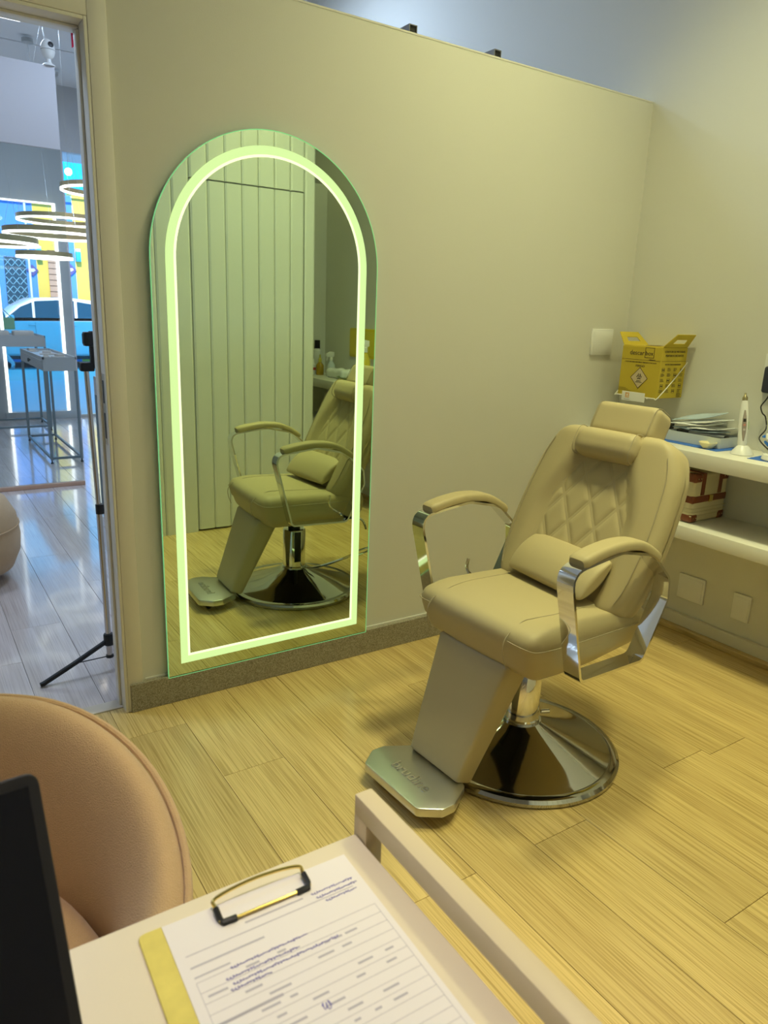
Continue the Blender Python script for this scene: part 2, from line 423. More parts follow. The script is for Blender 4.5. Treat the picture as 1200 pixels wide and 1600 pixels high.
# ================================================================== LIGHTS of the treatment room
def downlight(x, y, power, r, label, color=(.96, .95, .48), z=ZC):
    t = thing('downlight', label, 'ceiling lamp', (x, y, z))
    obj('trim_ring', lathe([(r, 0), (r+.02, 0), (r+.02, -.012), (r, -.006)], 32, cap=False), WHITEP, t)
    obj('diffuser', lathe([(0, -.004), (r, -.004), (r, -.001), (0, -.001)], 32, cap=False), mat('lamp_diffuser', (1, .95, .8), .5, emit=(1, .88, .6), estr=3.), t)
    ld = bpy.data.lights.new('lamp_light', 'AREA'); ld.shape = 'DISK'; ld.size = r*2; ld.energy = power; ld.color = color
    lo = bpy.data.objects.new('lamp_light', ld); col.objects.link(lo); lo.parent = t; lo.location = (0, 0, -.016)
    return t
downlight(1.35, .55, 4, .13, 'round warm ceiling lamp above the floor before the chair')
def spotlight(x, y, power, ang, label, color=(.96, .95, .48), blend=.6, soft=.05, name='ceiling_spotlight'):
    t = thing(name, label, 'ceiling lamp', (x, y, ZC))
    obj('trim_ring', lathe([(.05, 0), (.07, 0), (.07, -.012), (.05, -.006)], 32, cap=False), WHITEP, t)
    obj('diffuser', lathe([(0, -.004), (.05, -.004), (.05, -.001), (0, -.001)], 32, cap=False), MATS['lamp_diffuser'], t)
    ld = bpy.data.lights.new('lamp_light', 'SPOT'); ld.energy = power; ld.color = color; ld.spot_size = R(ang); ld.spot_blend = blend; ld.shadow_soft_size = soft
    lo = bpy.data.objects.new('lamp_light', ld); col.objects.link(lo); lo.parent = t; lo.location = (0, 0, -.03)
downlight(2.45, .35, 8, .10, 'added round warm fill lamp above the counter nook')  # added lamp, brightens the nook and the right wall
spotlight(.85, 1.3, 38, 44, 'added warm fill spotlight above the floor before the mirror', blend=.9, soft=.12)  # added fill, warms the leg panel and the floor around it
spotlight(1.85, .70, 178, 66, 'warm ceiling spotlight above the open floor right of the desk', blend=.9, soft=.12)
spotlight(1.95, 1.6, 188, 112, 'warm ceiling spotlight above the counter side of the chair', blend=1., soft=.16)
spotlight(.28, .38, 165, 40, 'small warm ceiling spotlight above the desk', (1, .86, .72))
def shoplight(x, y, power, label):
    t = thing('shop_lamp', label, 'ceiling lamp', (x, y, ZC), group='shop ceiling lamps')
    obj('housing', B((-.3, .3, -.3, .3, -.03, 0)), WHITEP, t, smooth=False)
    obj('diffuser', B((-.28, .28, -.28, .28, -.034, -.029)), mat('shop_diffuser', (1, 1, 1), .5, emit=(.9, .95, 1), estr=2.), t, smooth=False)
    ld = bpy.data.lights.new('lamp_light', 'AREA'); ld.size = .56; ld.energy = power; ld.color = (.54, .72, 1)
    lo = bpy.data.objects.new('lamp_light', ld); col.objects.link(lo); lo.parent = t; lo.location = (0, 0, -.04)
shoplight(-.9, 3.6, 36, 'square ceiling lamp of the shop nearest the doorway')
shoplight(1.9, 4.6, 38, 'added square fill lamp of the shop nearest the tall right wall')  # added out of view to throw cool light on the upper right wall
shoplight(.9, 7.2, 45, 'square ceiling lamp of the shop nearest the street')

# ================================================================== ARCHED LED MIRROR
MX0, MX1, MZ0, MZT = .674, 1.487, .097, 1.904
MC, MR_ = (MX0+MX1)/2, (MX1-MX0)/2
MSP = MZT-MR_
MY = 2.335
def arch(inset, n=48):
    r = MR_-inset; pts = [(-r, MZ0+inset)]
    pts += [(-r*math.cos(PI*k/n), MSP+r*math.sin(PI*k/n)) for k in range(n+1)]
    pts += [(r, MZ0+inset)]
    return pts
def archband(i0, i1, y0, y1):
    a, b = arch(i0), arch(i1); bm = bmesh.new(); n = len(a)
    V = [[bm.verts.new((p[0], y, p[1])) for p in q] for q, y in ((a, y0), (b, y0), (b, y1), (a, y1))]
    for i in range(n):
        j = (i+1) % n
        for k in range(4):
            c = (k+1) % 4; bm.faces.new((V[k][i], V[k][j], V[c][j], V[c][i]))
    return bm
mirror = thing('arched_mirror', 'tall arched wall mirror with glowing green-white light band', 'mirror', (MC, MY, 0))
MIRG = mat('mirror_silver', (.62, .76, .55), .012, 1., var=.004)
obj('glass', prism(arch(.0025), 0, .0045, 'y'), MIRG, mirror, smooth=False)
obj('glass_edge', archband(0, .0026, -.0004, .005), EDGEG, mirror, smooth=False)
obj('hot_edge', archband(.0725, .0802, -.0013, -.0003), mat('led_hot', (.05, .05, .04), .5, emit=(.98, 1.0, .62), estr=1.25), mirror, smooth=False)
tag(obj('light_band', archband(.047, .0724, -.0011, -.0003), LEDG, mirror, smooth=False), 'glowing light band')
obj('back_box', prism(arch(.045), .005, YW-MY, 'y'), WHITEP, mirror, smooth=False)

# ================================================================== SALON CHAIR
ch = thing('salon_chair', 'beige leather salon chair with chrome arms and round chrome base', 'chair', (1.568, 1.512, 0), PI+R(3.0))
# base
obj('base', lathe([(0, 0), (.312, 0), (.318, .006), (.318, .016), (.309, .024), (.293, .027), (.287, .026), (.27, .031), (.09, .098), (.066, .112), (0, .112)], 96, cap=False), mat('chrome_dark_reflection', (.50, .49, .46), .07, 1., var=.03), ch, angle=25)  # darker chrome copy: reflection of dark surroundings put into the base colour
cl = obj('column', lathe([(.0, .108), (.060, .108), (.060, .120), (.056, .124), (.056, .305), (.052, .312), (0, .312)], 48, cap=False), CHROME, ch)
obj('column_slot', BB(-.012, .022, -.0585, -.052, .15, .305, .003), BLACKP, cl)
obj('locking_pin', tube([(-.05, .04, .135), (-.075, .052, .135)], .007, 10), CHROME, cl)
obj('piston', lathe([(0, .30), (.030, .30), (.030, .375), (0, .375)], 24, cap=False), BLACKM, ch)
obj('seat_plate', join(BB(-.24, .18, -.10, .10, .368, .384, .003), BB(-.30, .12, -.09, -.06, .352, .372, .003), BB(-.30, .12, .06, .09, .352, .372, .003)), BLACKM, ch)
lev = obj('pump_lever', tube(smoothpath([(-.03, -.05, .118), (-.06, -.12, .135), (-.13, -.19, .175), (-.20, -.24, .215)], 5), .006, 8), CHROME, ch)
obj('lever_handle', tube(smoothpath([(-.20, -.24, .215), (-.235, -.245, .236), (-.275, -.275, .254), (-.262, -.29, .244), (-.225, -.262, .222)], 5, True), .005, 8, True), CHROME, lev)
obj('recline_lever', tube(smoothpath([(-.20, -.16, .40), (-.12, -.29, .44), (-.036, -.325, .50), (-.033, -.328, .552)], 5), .0055, 8), CHROME, ch)
obj('rear_rod', tube(smoothpath([(-.25, -.12, .38), (-.30, -.15, .36), (-.325, -.15, .31)], 4), .006, 8), CHROME, ch)
# seat
SHX, SHY = .268, .262
def seatf(p):
    x, y, z = p
    u = x/SHX; v = y/SHY; h = (z+.078)/.156
    # outline: rounded front corners, bulged front
    xx = x+(.018*(1-v*v) if u > 0 else 0)*max(0, u)
    yy = y*(1-.05*max(0, u-.5)*2*.8)*(1-.03*max(0, -u))
    # sides taper inwards towards the bottom
    yy *= 1-.07*(1-h)
    if u > .4: xx -= .050*(1-h)*(u-.4)/.6
    zz = z
    if z > 0: zz += .010*(1-v*v)-.026*max(0, .5-u)*.5
    if z > 0 and u > .55: zz -= .018*((u-.55)/.45)**2
    if z < 0 and u < 0: zz += .018*(-u)
    return (xx, yy, zz)
seat = obj('seat', mv(rgrid(SHX, SHY, .078, .045, 10, 6, seatf), 0, 0, .468), LEATH, ch, angle=60)
def seat_top(x, y):
    p = seatf(Vector((x, y, .078))); return Vector((p[0], p[1], p[2]+.468))
for s in (-1, 1):
    pts = [seat_top(-.20+.036*k, s*.165*(1-.10*max(0, k-8)/5)) for k in range(13)]
    pts = [p+Vector((0, 0, .0003)) for p in pts[:-1]]
    e = pts[-1]
    pts += [Vector((.262, s*.158, .528)), Vector((.283, s*.160, .500)), Vector((.281, s*.163, .465)), Vector((.266, s*.166, .425))]
    obj('seam', tube(smoothpath(pts, 3), .0016, 6), SEAM, seat)
    pts = [Vector((.272, s*.165, .512)), Vector((.262, s*.215, .506)), Vector((.235, s*.248, .502)), Vector((.12, s*.2615, .502)), Vector((0, s*.2618, .500)), Vector((-.20, s*.256, .493))]
    obj('seam', tube(smoothpath(pts, 5), .0016, 6), SEAM, seat)
# leg panel
lp = bmesh.new()
top, bot = Vector((.205, 0, .405)), Vector((.352, 0, .062))
ax = (bot-top).normalized(); nn = Vector((-ax.z, 0, ax.x))
if nn.x < 0: nn = -nn
def legf(p):
    t = (p.x+.19)/.38; c = top.lerp(bot, t); hw = .150*(1-t)+.110*t
    d = p.z*(1.0+.55*(1-t))
    q = c+nn*(d-.01)+Vector((0, p.y/.15*hw, 0)); return q
obj('leg_panel', rgrid(.19, .15, .032, .014, 8, 3, legf), LEATH, ch, angle=60)
# foot plate
fp = obj('foot_plate', prism(roundpoly([(.345, -.12), (.345, .12), (.425, .168), (.470, .168), (.528, .125), (.528, -.125), (.470, -.168), (.425, -.168)], .02, 4), .036, .064, 'z', .004, 2), STEELB, ch)
tx = text_mesh('brudine', .052, .0016)
xform(tx, Matrix.Translation((.452, .004, .0645)) @ Matrix.Rotation(PI/2, 4, 'Z'))
tag(obj('raised_lettering', tx, mat('polished_letters', (.75, .75, .73), .2, 1., var=.02), fp, smooth=False), 'raised brand lettering')
obj('hinge', tube([(.345, -.09, .045), (.345, .09, .045)], .010, 10), CHROME, fp)
for s in (-1, 1):
    cw = obj('caster', tube([(.47, s*.09-.009, .017), (.47, s*.09+.009, .017)], .016, 16), BLACKP, fp)
    obj('caster_fork', join(BB(.462, .478, s*.09-.013, s*.09-.010, .016, .037, .001), BB(.462, .478, s*.09+.010, s*.09+.013, .016, .037, .001)), CHROME, cw)
# arms
arm_path = roundpoly([(.232, .748), (.150, .426), (-.125, .418), (-.212, .590), (-.205, .655), (-.110, .742), (.03, .772), (.12, .762)], [.05, .022, .03, .03, .04, .10, .1, .08], 6)
pad_in = [(.185, .750), (.12, .764), (.03, .771), (-.06, .757), (-.145, .708)]
for s in (-1, 1):
    yc = s*.300
    bar = obj('arm_frame', flatbar(arm_path, yc-.027, yc+.027, .008, True), CHROME, ch, angle=30)
    pts = smoothpath([(p[0], 0, p[1]) for p in pad_in], 6)
    bm = bmesh.new(); rings = []; n = len(pts)
    for i, p in enumerate(pts):
        t0 = (pts[min(i+1, n-1)]-pts[max(i-1, 0)]).normalized(); up = Vector((t0.z, 0, -t0.x)); up = up if up.z > 0 else -up
        e = min(i, n-1-i); k = [.80, .95][e] if e < 2 else 1.
        prof = roundpoly([(-.031, .003), (.031, .003), (.029, .030), (-.029, .030)], [.006, .006, .016, .016], 4)
        rings.append([bm.verts.new(p+Vector((0, yc+a*k, 0))+up*(.003+(b-.003)*k)) for a, b in prof])
    for i in range(n-1):
        for k in range(len(rings[0])):
            j = (k+1) % len(rings[0]); bm.faces.new((rings[i][k], rings[i][j], rings[i+1][j], rings[i+1][k]))
    bm.faces.new(rings[0][::-1]); bm.faces.new(rings[-1])
    obj('arm_pad', bm, LEATH, bar, angle=50)
# backrest: local frame  h up along the recline, f forward
REC = R(25.5); BL = .572
bo = Vector((-.140, 0, .485))
hv = Vector((-math.sin(REC), 0, math.cos(REC))); fv = Vector((math.cos(REC), 0, math.sin(REC)))
def bp(y, h, f): return bo+hv*h+fv*f+Vector((0, y, 0))
def qw(h): # half width of quilted panel at height h
    t = h/BL
    return .150+.012*math.sin(PI*min(1, t*1.3))-.075*smooth01((t-.45)/.5)
def bwidth(h):
    d = BL-h; wd = .258+.022*math.sin(PI*min(1, h/BL*1.15))
    if d < .14: wd -= .095*(1-math.sqrt(max(0, 1-((.14-d)/.14)**2)))
    if h < .12: wd -= .045*(1-math.sqrt(max(0, 1-((.12-h)/.12)**2)))
    return wd
def backf(p):
    x, y, z = p     # x thickness (f), y lateral unit .25, z height
    h = z+BL/2; wd = bwidth(max(0, min(BL, h))); yy = y/.25*wd
    f = x
    if x > 0:
        f += .026*smooth01((abs(yy)-qw(h)+.010)/.045)-.012*smooth01((abs(yy)-.17)/.09)
    else: f += .018*(yy/.25)**2
    return bp(yy, h, f)
back = obj('backrest', rgrid(.055, .25, BL/2, .038, 26, 6, backf), LEATH, ch, angle=70)
# quilted panel
NU, NH = 72, 96
bm = bmesh.new(); g = []
def groove(y, h):
    a = y/.105+h/.165; b = y/.105-h/.165
    da = abs(a-round(a)); db = abs(b-round(b)); return min(da, db)
for j in range(NH+1):
    row = []
    for i in range(NU+1):
        h = .03+(.50-.03)*j/NH; u = -1+2*i/NU; y = u*(qw(h)-.002)
        d = groove(y, h); e = min(1-abs(u), 1)*8
        f = .0552+.0030*smooth01(d/.22)*min(1, e)-.0025*math.exp(-(d/.04)**2)
        row.append(bm.verts.new(bp(y, h, f)))
    g.append(row)
for j in range(NH):
    for i in range(NU): bm.faces.new((g[j][i], g[j][i+1], g[j+1][i+1], g[j+1][i]))
qp = obj('quilted_panel', bm, LEATH, back, angle=80)
for kk in range(-6, 7):
    for s in (1, -1):
        pts = []
        for j in range(60):
            h = .03+.47*j/59; y = s*(kk*.105-h/.165*.105)
            if abs(y) < qw(h)-.006: pts.append(bp(y, h, .0542))
        if len(pts) > 3: obj('stitch_line', tube(pts[::2]+[pts[-1]] if len(pts) % 2 == 0 else pts[::2], .0011, 5), SEAM, qp)
for s in (-1, 1):
    obj('seam', tube([bp(s*(qw(h)+.0005), h, .0575) for h in [.03+.47*k/30 for k in range(31)]], .0018, 6), SEAM, back)
    pts = []
    for k in range(32):
        h = .05+.46*k/31; wd = bwidth(h); f = backf(Vector((.055, .80*.25, h-BL/2))); f2 = bp(wd*.885, h, 0)
        q = bp(wd*.885, h, (f-bo).dot(fv)-.0030); q.y *= s
        pts.append(q)
    obj('seam', tube(pts, .0015, 6), SEAM, back)
# neck roll and head cushion
def roll(hx, hy, hz, r): return rgrid(hx, hy, hz, r, 6, 6)
nr = obj('neck_roll', mv(roll(.048, .118, .048, .038), 0, 0, 0), LEATH, ch, loc=bp(0, .515, .066), rot=(0, -REC, 0), angle=70)
hd = obj('headrest', roll(.050, .118, .058, .026), LEATH, ch, loc=bp(0, .610, .015), rot=(0, -REC-R(2), 0), angle=70)
for o, hx, hy, hz in ((nr, .0432, .118, .0418), (hd, .0450, .118, .0505)):
    for s in (-1, 1):
        pts = roundpoly([(-hx, -hz), (hx, -hz), (hx, hz), (-hx, hz)], min(hx, hz)*.7, 5)
        obj('seam', tube([(a, s*(hy-.012), b) for a, b in [(p[0]*1.115, p[1]*1.15) for p in pts]], .0013, 6, True), SEAM, o)
obj('headrest_bracket', BB(-.012, .004, -.02, .02, -.13, .02, .003), CHROME, hd)
# lumbar cushion is a loose thing lying on the seat
cu = obj('lumbar_cushion', rgrid(.024, .172, .078, .012, 12, 4, lambda p: (p[0]*(1.5-.55*(p[1]/.172)**2-.75*(p[2]/.078)**2), p[1]*(1-.03*(p[2]/.078)**2), p[2])), LEATH, None, angle=70)
tag(cu, 'small rectangular beige leather cushion lying on the chair seat', 'cushion')
cu.location = (1.672, 1.515, .618); cu.rotation_euler = (0, R(52), PI+R(-4))
cu.rotation_euler = (Matrix.Rotation(PI-R(4), 3, 'Z') @ Matrix.Rotation(-R(50), 3, 'Y')).to_euler()

# ================================================================== COUNTER AND SHELF on the right wall
CT = .875
tag(obj('countertop', BB(2.60, XW-.001, -.64, YW-.001, CT-.062, CT, .003), WHITE), 'long white countertop fixed to the right wall', 'counter')
tag(obj('wall_shelf', BB(2.60, XW-.001, -.64, YW-.024, .513, .570, .003), WHITE), 'white shelf below the countertop holding the small case', 'shelf')
# ---- yellow sharps box with its wire holder
bx = thing('sharps_box', 'yellow cardboard sharps disposal box with open handle flaps on the wall', 'box', (2.82, 2.122, 1.046))
bw, bd, bh = .088, .104, .215        # half depth x, half width y, height
obj('carton', BB(-bw, bw, -bd, bd, 0, bh, .0015, 1), CARD, bx, smooth=False)
obj('lid_panel', prism([(-bw+.006, -bd+.006), (bw-.006, -bd+.006), (bw-.006, bd-.006), (-bw+.006, bd-.006)], bh, bh+.003, 'z'), CARD, bx, smooth=False)
obj('lid_opening', prism([(.035*math.cos(2*PI*k/24), .045*math.sin(2*PI*k/24)) for k in range(24)], bh+.003, bh+.0036, 'z'), INKD, bx, smooth=False)
def flap(s):
    # handle flap with slot, hinged at y=s*bd, leaning outwards; built flat in (x,v) then rotated
    W = bw-.004; H = .075; t = .003
    o = [(-W, 0), (W, 0), (W-.022, H), (-W+.022, H)]; hl = [(-.042, .022), (.042, .022), (.036, .046), (-.036, .046)]
    bm = bmesh.new(); V = []
    for z in (0, t): V.append([[bm.verts.new((a, b, z)) for a, b in q] for q in (o, hl)])
    for i in range(4):
        j = (i+1) % 4
        bm.faces.new((V[0][0][i], V[0][0][j], V[0][1][j], V[0][1][i])); bm.faces.new((V[1][0][i], V[1][0][j], V[1][1][j], V[1][1][i]))
        bm.faces.new((V[0][0][i], V[0][0][j], V[1][0][j], V[1][0][i])); bm.faces.new((V[0][1][i], V[0][1][j], V[1][1][j], V[1][1][i]))
    lean = R(48)
    m = Matrix.Translation((0, s*(bd-.002), bh)) @ Matrix.Rotation(PI if s < 0 else 0, 4, 'Z') @ Matrix.Rotation(PI/2-lean+R(6), 4, 'X')
    obj('handle_flap', xform(bm, m), CARD, bx, smooth=False)
flap(1); flap(-1)
def on_front(bm, y, z):   # text on the face looking towards -x; reads left to right with y falling
    m = Matrix.Translation((-bw-.0004, y, z)) @ Matrix(((0, 0, -1, 0), (-1, 0, 0, 0), (0, 1, 0, 0), (0, 0, 0, 1)))
    return xform(bm, m)
def on_side(bm, x, z):    # face looking towards -y
    m = Matrix.Translation((x, -bd-.0004, z)) @ Matrix(((1, 0, 0, 0), (0, 0, -1, 0), (0, 1, 0, 0), (0, 0, 0, 1)))
    return xform(bm, m)
def rect(x0, x1, y0, y1, t=.0003): return B((x0, x1, y0, y1, -t, t))
def ring4(cx, cy, w_, h_, t, rot=0.):
    bm = join(rect(-w_, w_, h_-t, h_), rect(-w_, w_, -h_, -h_+t), rect(-w_, -w_+t, -h_, h_), rect(w_-t, w_, -h_, h_))
    return xform(bm, Matrix.Translation((cx, cy, 0)) @ Matrix.Rotation(rot, 4, 'Z'))
obj('print', on_front(join(mv(text_mesh('descar', .029), -.020, 0), mv(text_mesh('box', .026), .045, 0), ring4(.046, .003, .024, .022, .0022), mv(text_mesh('coletores', .009), .062, -.026)), .004, .187), INKD, bx, smooth=False)
obj('print', on_front(join(mv(rect(-.100, .100, -.0006, .0006), 0, 0), mv(text_mesh('COLETOR PARA MATERIAL PERFUROCORTANTE', .0076), 0, -.011), mv(text_mesh('PERIGO', .014), 0, -.027)), 0, .158), INKD, bx, smooth=False)
dl = obj('hazard_label', on_front(xform(rect(-.031, .031, -.031, .031), Matrix.Rotation(PI/4, 4, 'Z')), -.002, .080), mat('pale_label', (.62, .50, .30), .7, var=.03), bx, smooth=False)
parts = [ring4(0, 0, .0325, .0325, .0022, PI/4)]
for k in range(3):
    a = PI/2+2*PI*k/3
    parts.append(xform(tube([(.0075*math.cos(q), .0075*math.sin(q), 0) for q in [R(90+30)+R(300)*i/18 for i in range(19)]], .0018, 4), Matrix.Rotation(a-PI/2, 4, 'Z') @ Matrix.Translation((0, .0085, 0)) @ Matrix.Rotation(R(0), 4, 'Z')))
parts.append(tube([(.0105*math.cos(2*PI*i/20), .0105*math.sin(2*PI*i/20), 0) for i in range(20)], .0011, 4, True))
bio = xform(join(*parts[1:]), Matrix.Translation((0, .006, 0)) @ Matrix.Diagonal((.85, .85, .2, 1)))
obj('hazard_symbol', on_front(mv(join(parts[0], bio, mv(text_mesh('RESIDUO', .006), 0, -.013), mv(text_mesh('INFECTANTE', .006), 0, -.019)), 0, 0, .0004), -.002, .080), INKD, dl, smooth=False)
obj('print', on_front(join(*[rect(.034, .100-.012*k, -.0035+.0055*k-.0004, -.0035+.0055*k+.0004) for k in range(3)]), .168-.03, .024), INKD, bx, smooth=False)
obj('print', on_side(join(mv(text_mesh('COLETOR DE MATERIAIS', .0125), 0, .012), mv(text_mesh('PERFUROCORTANTES', .0125), 0, -.005), mv(rect(-.084, .084, -.0006, .0006), 0, -.028), mv(text_mesh('INSTRUCOES DE MONTAGEM', .008), -.004, -.042)), 0, .186), INKD, bx, smooth=False)
rnd = random.Random(3); pr = []
for r_ in range(5):
    for c_ in range(4):
        cx, cy = -.066+.042*c_, .122-.023*r_
        if (r_+c_) % 3 == 0:
            pr.append(ring4(cx, cy, .009, .008, .0012)); pr.append(mv(rect(-.007, .007, -.002, .002), cx, cy))
        else:
            for q in range(3): pr.append(mv(rect(-.013, .013*rnd.uniform(.3, 1), -.0009, .0009), cx, cy+.006-.005*q))
for q in range(4): pr.append(mv(rect(-.016, .016*rnd.uniform(.4, 1), -.0009, .0009), .062, .020-.005*q))
tag(obj('print', on_side(join(*pr), 0, .0), INKD, bx, smooth=False), kind='stuff')
hold = thing('wire_holder', 'white wire wall bracket carrying the yellow sharps box', 'bracket', (2.82, 2.122, 1.02))
WIRE = mat('white_wire', (.85, .83, .74), .35, var=.02)
for s in (-1, 1):
    obj('wire', tube(smoothpath([(.0845, s*.112, .18), (.03, s*.112, .128), (-.088, s*.112, .030), (-.100, s*.104, .026)], 3), .0022, 6), WIRE, hold)
obj('front_wire', tube([(-.100, -.106, .026), (-.100, .106, .026)], .0022, 6), WIRE, hold)
obj('base_wire', join(*[tube([(-.100, y, .022), (.0845, y, .022)], .002, 6) for y in (-.06, 0, .06)]), WIRE, hold)
tg = obj('name_tag', BB(-.1055, -.103, -.056+.0, .066, .004, .044, .001, 1), WHITEP, hold, smooth=False)
def on_tag(bm, y, z): return xform(bm, Matrix.Translation((-.1057, y, z)) @ Matrix(((0, 0, -1, 0), (-1, 0, 0, 0), (0, 1, 0, 0), (0, 0, 0, 1))))
obj('logo', on_tag(join(text_mesh('D', .022), ring4(0, 0, .010, .011, .0022)), .036, .028), mat('orange_ink', (.75, .35, .05), .6, var=.03), tg, smooth=False)
obj('print', on_tag(join(mv(text_mesh('descarbox', .0075), 0, -.018), mv(text_mesh('suporte', .006), -.052, -.004)), .036, .028), INKG, tg, smooth=False)['kind'] = 'stuff'

# ---- wall plates
def plate(name, label, c, n, w_, h_):
    t = thing(name, label, 'wall plate', c)
    if n == 'y': obj('cover', BB(-w_, w_, -.010, 0, -h_, h_, .003), WHITEP, t); obj('inset', BB(-w_*.86, w_*.86, -.012, -.0095, -h_*.8, h_*.8, .001), WHITEP, t)
    else: obj('cover', BB(-.010, 0, -w_, w_, -h_, h_, .003), WHITEP, t); obj('inset', BB(-.012, -.0095, -w_*.86, w_*.86, -h_*.8, h_*.8, .001), WHITEP, t)
plate('blank_plate', 'white blank wall plate left of the yellow box', (2.733, YW, 1.268), 'y', .070, .058)
plate('socket_cover', 'larger square white plate low on the counter wall', (XW, 1.824, .207), 'x', .066, .058)
plate('socket_cover', 'smaller white plate low on the counter wall, nearer the camera', (XW, 1.582, .203), 'x', .040, .058)

# ---- things on the countertop
def mat_cloth(label, x, y, w_, d_, rz):
    bm = bmesh.new(); n = 10; g = []
    for i in range(n+1):
        g.append([bm.verts.new((-w_+2*w_*i/n, -d_+2*d_*j/n, .0018+.0008*math.sin(3*i+2*j))) for j in range(n+1)])
    for i in range(n):
        for j in range(n): bm.faces.new((g[i][j], g[i+1][j], g[i+1][j+1], g[i][j+1]))
    geo = bmesh.ops.extrude_face_region(bm, geom=bm.faces[:])
    for v in [e for e in geo['geom'] if isinstance(e, bmesh.types.BMVert)]: v.co.z = .0001
    tag(obj('blue_cloth', bm, BLUEC, None, loc=(x, y, CT), rot=(0, 0, rz)), label, 'cloth', 'blue counter cloths')
mat_cloth('blue cloth under the clear organizer tray', 2.795, 1.830, .085, .155, R(-4))
mat_cloth('blue cloth under the round glass jar', 2.765, 1.445, .080, .100, R(4))
TRAYP = mat('clear_plastic', (.62, .67, .70), .15, var=.03)
tr = thing('organizer_tray', 'clear plastic tray heaped with white sealed packets', 'tray', (2.818, 1.835, CT+.003))
tp = .0025
obj('tray_floor', B((-.058, .068, -.125, .125, 0, tp)), TRAYP, tr, smooth=False)
obj('tray_side', join(B((-.062, -.059, -.128, .128, 0, .042)), B((.069, .072, -.128, .128, 0, .042)), B((-.059, .069, -.128, -.125, 0, .042)), B((-.059, .069, .125, .128, 0, .042))), TRAYP, tr, smooth=False)
[obj('divider', B((-.058, .068, q, q+.0015, tp, .012)), TRAYP, tr, smooth=False) for q in (-.04, .05)]
PK = mat('packet_film', (.88, .90, .92), .22, bump=.4, bscale=60, var=.06, vscale=30)
PKB = mat('packet_blue', (.48, .60, .72), .25, bump=.4, bscale=60, var=.1, vscale=40)
def packet(label, x, y, z, w_, d_, rz, ry, rx, m=PK, bend=.008):
    def f(p):
        u, v = p[0]/w_, p[1]/d_; return (p[0], p[1], p[2]*(1-.6*max(u*u, v*v))+bend*math.sin(3*v+u)*.5)
    o = obj('sealed_packet', rgrid(w_, d_, .004, .0028, 6, 2, f), m, None, loc=(x, y, z), rot=(rx, ry, rz), angle=60)
    tag(o, label, 'packet', 'sealed packets in the tray')
packet('blue-tinted sealed packet topmost on the heap in the tray', 2.840, 1.870, .985, .040, .105, R(10), R(-8), R(-13), PKB)
packet('white sealed packet second from the top of the heap', 2.830, 1.835, .970, .044, .11, R(-8), R(-5), R(-10))
packet('white sealed packet third from the top, sticking out towards the corner', 2.826, 1.870, .957, .042, .11, R(4), R(-4), R(-6))
packet('white sealed packet lying crosswise in the middle of the heap', 2.830, 1.790, .945, .05, .095, R(16), R(3), R(-7))
packet('blue-tinted sealed packet under the crosswise packet', 2.832, 1.850, .933, .046, .11, R(-3), R(-2), R(-2), PKB)
packet('white sealed packet lowest at the front of the clear tray', 2.786, 1.830, .895, .018, .075, R(-5), R(-14), R(4))
packet('white sealed packet lowest at the back of the clear tray', 2.852, 1.835, .905, .024, .10, R(4), R(6), R(0))
tl = thing('eyebrow_ruler', 'dark flat tool case lying across the tray', 'tool case', (2.800, 1.820, .9215), R(5))
obj('case_body', BB(-.012, .012, -.10, .10, -.004, .004, .002), mat('grey_case', (.42, .43, .46), .35, var=.04), tl)
obj('case_end', BB(-.013, .013, -.112, -.100, -.005, .005, .002), BLACKP, tl); obj('case_clip', BB(-.0135, .0135, .055, .110, -.005, .006, .002), BLACKP, tl)
bk = thing('black_stand', 'black wedge-shaped stand behind the tray near the corner', 'stand', (2.855, 2.055, CT), R(-10))
obj('wedge', prism([(-.03, 0), (.03, 0), (.035, .062), (.022, .066)], -.035, .035, 'y', .003), BLACKP, bk); obj('lip', BB(-.045, -.028, -.035, .035, 0, .014, .002), BLACKP, bk)
bo_ = thing('small_bowl', 'small cream bowl in front of the clear tray', 'bowl', (2.728, 1.742, CT+.003))
obj('shell', lathe([(0, 0), (.018, 0), (.020, .003), (.032, .016), (.036, .024), (.034, .024), (.030, .016), (.018, .006), (0, .005)], 28, cap=False), mat('cream_glaze', (.86, .78, .48), .35, var=.03), bo_)
obj('foot', lathe([(0, -.001), (.017, -.001), (.018, .002), (0, .002)], 24, cap=False), MATS['cream_glaze'], bo_)
# pen device on charging stand
pn = thing('treatment_pen', 'white handheld treatment pen standing in its white base', 'device', (2.742, 1.600, CT))
obj('charging_base', lathe([(0, 0), (.040, 0), (.042, .004), (.036, .016), (.024, .030), (.018, .036), (0, .036)], 32, cap=False), WHITEP, pn)
def penf():
    return lathe([(0, 0), (.012, 0), (.0165, .02), (.0185, .08), (.017, .13), (.0125, .175), (.010, .186), (0, .186)], 20, cap=False)
lean = Matrix.Translation((0, .004, .024)) @ Matrix.Rotation(R(-10), 4, 'X') @ Matrix.Rotation(R(7), 4, 'Y')
pb = obj('pen_body', xform(penf(), lean), WHITEP, pn)
obj('pen_tip', xform(lathe([(.0098, .184), (.0098, .198), (.0045, .207), (.003, .216), (0, .216)], 16), lean), mat('bronze_tip', (.42, .36, .20), .25, .8, var=.04), pb)
pv = obj('display_panel', xform(mv(rgrid(.0025, .0085, .060, .0024, 4, 3, lambda p: (p[0]-.0020*(1-(p[2]/.06)**2), p[1]*(1-.75*(p[2]/.060)**2), p[2])), -.0165, 0, .088), lean @ Matrix.Rotation(R(42), 4, 'Z')), mat('grey_display', (.34, .28, .25), .25, var=.03), pb)
obj('screen', xform(BB(-.0222, -.0205, -.0052, .0052, .102, .114, .0005, 1), lean @ Matrix.Rotation(R(42), 4, 'Z')), BLACKP, pv)
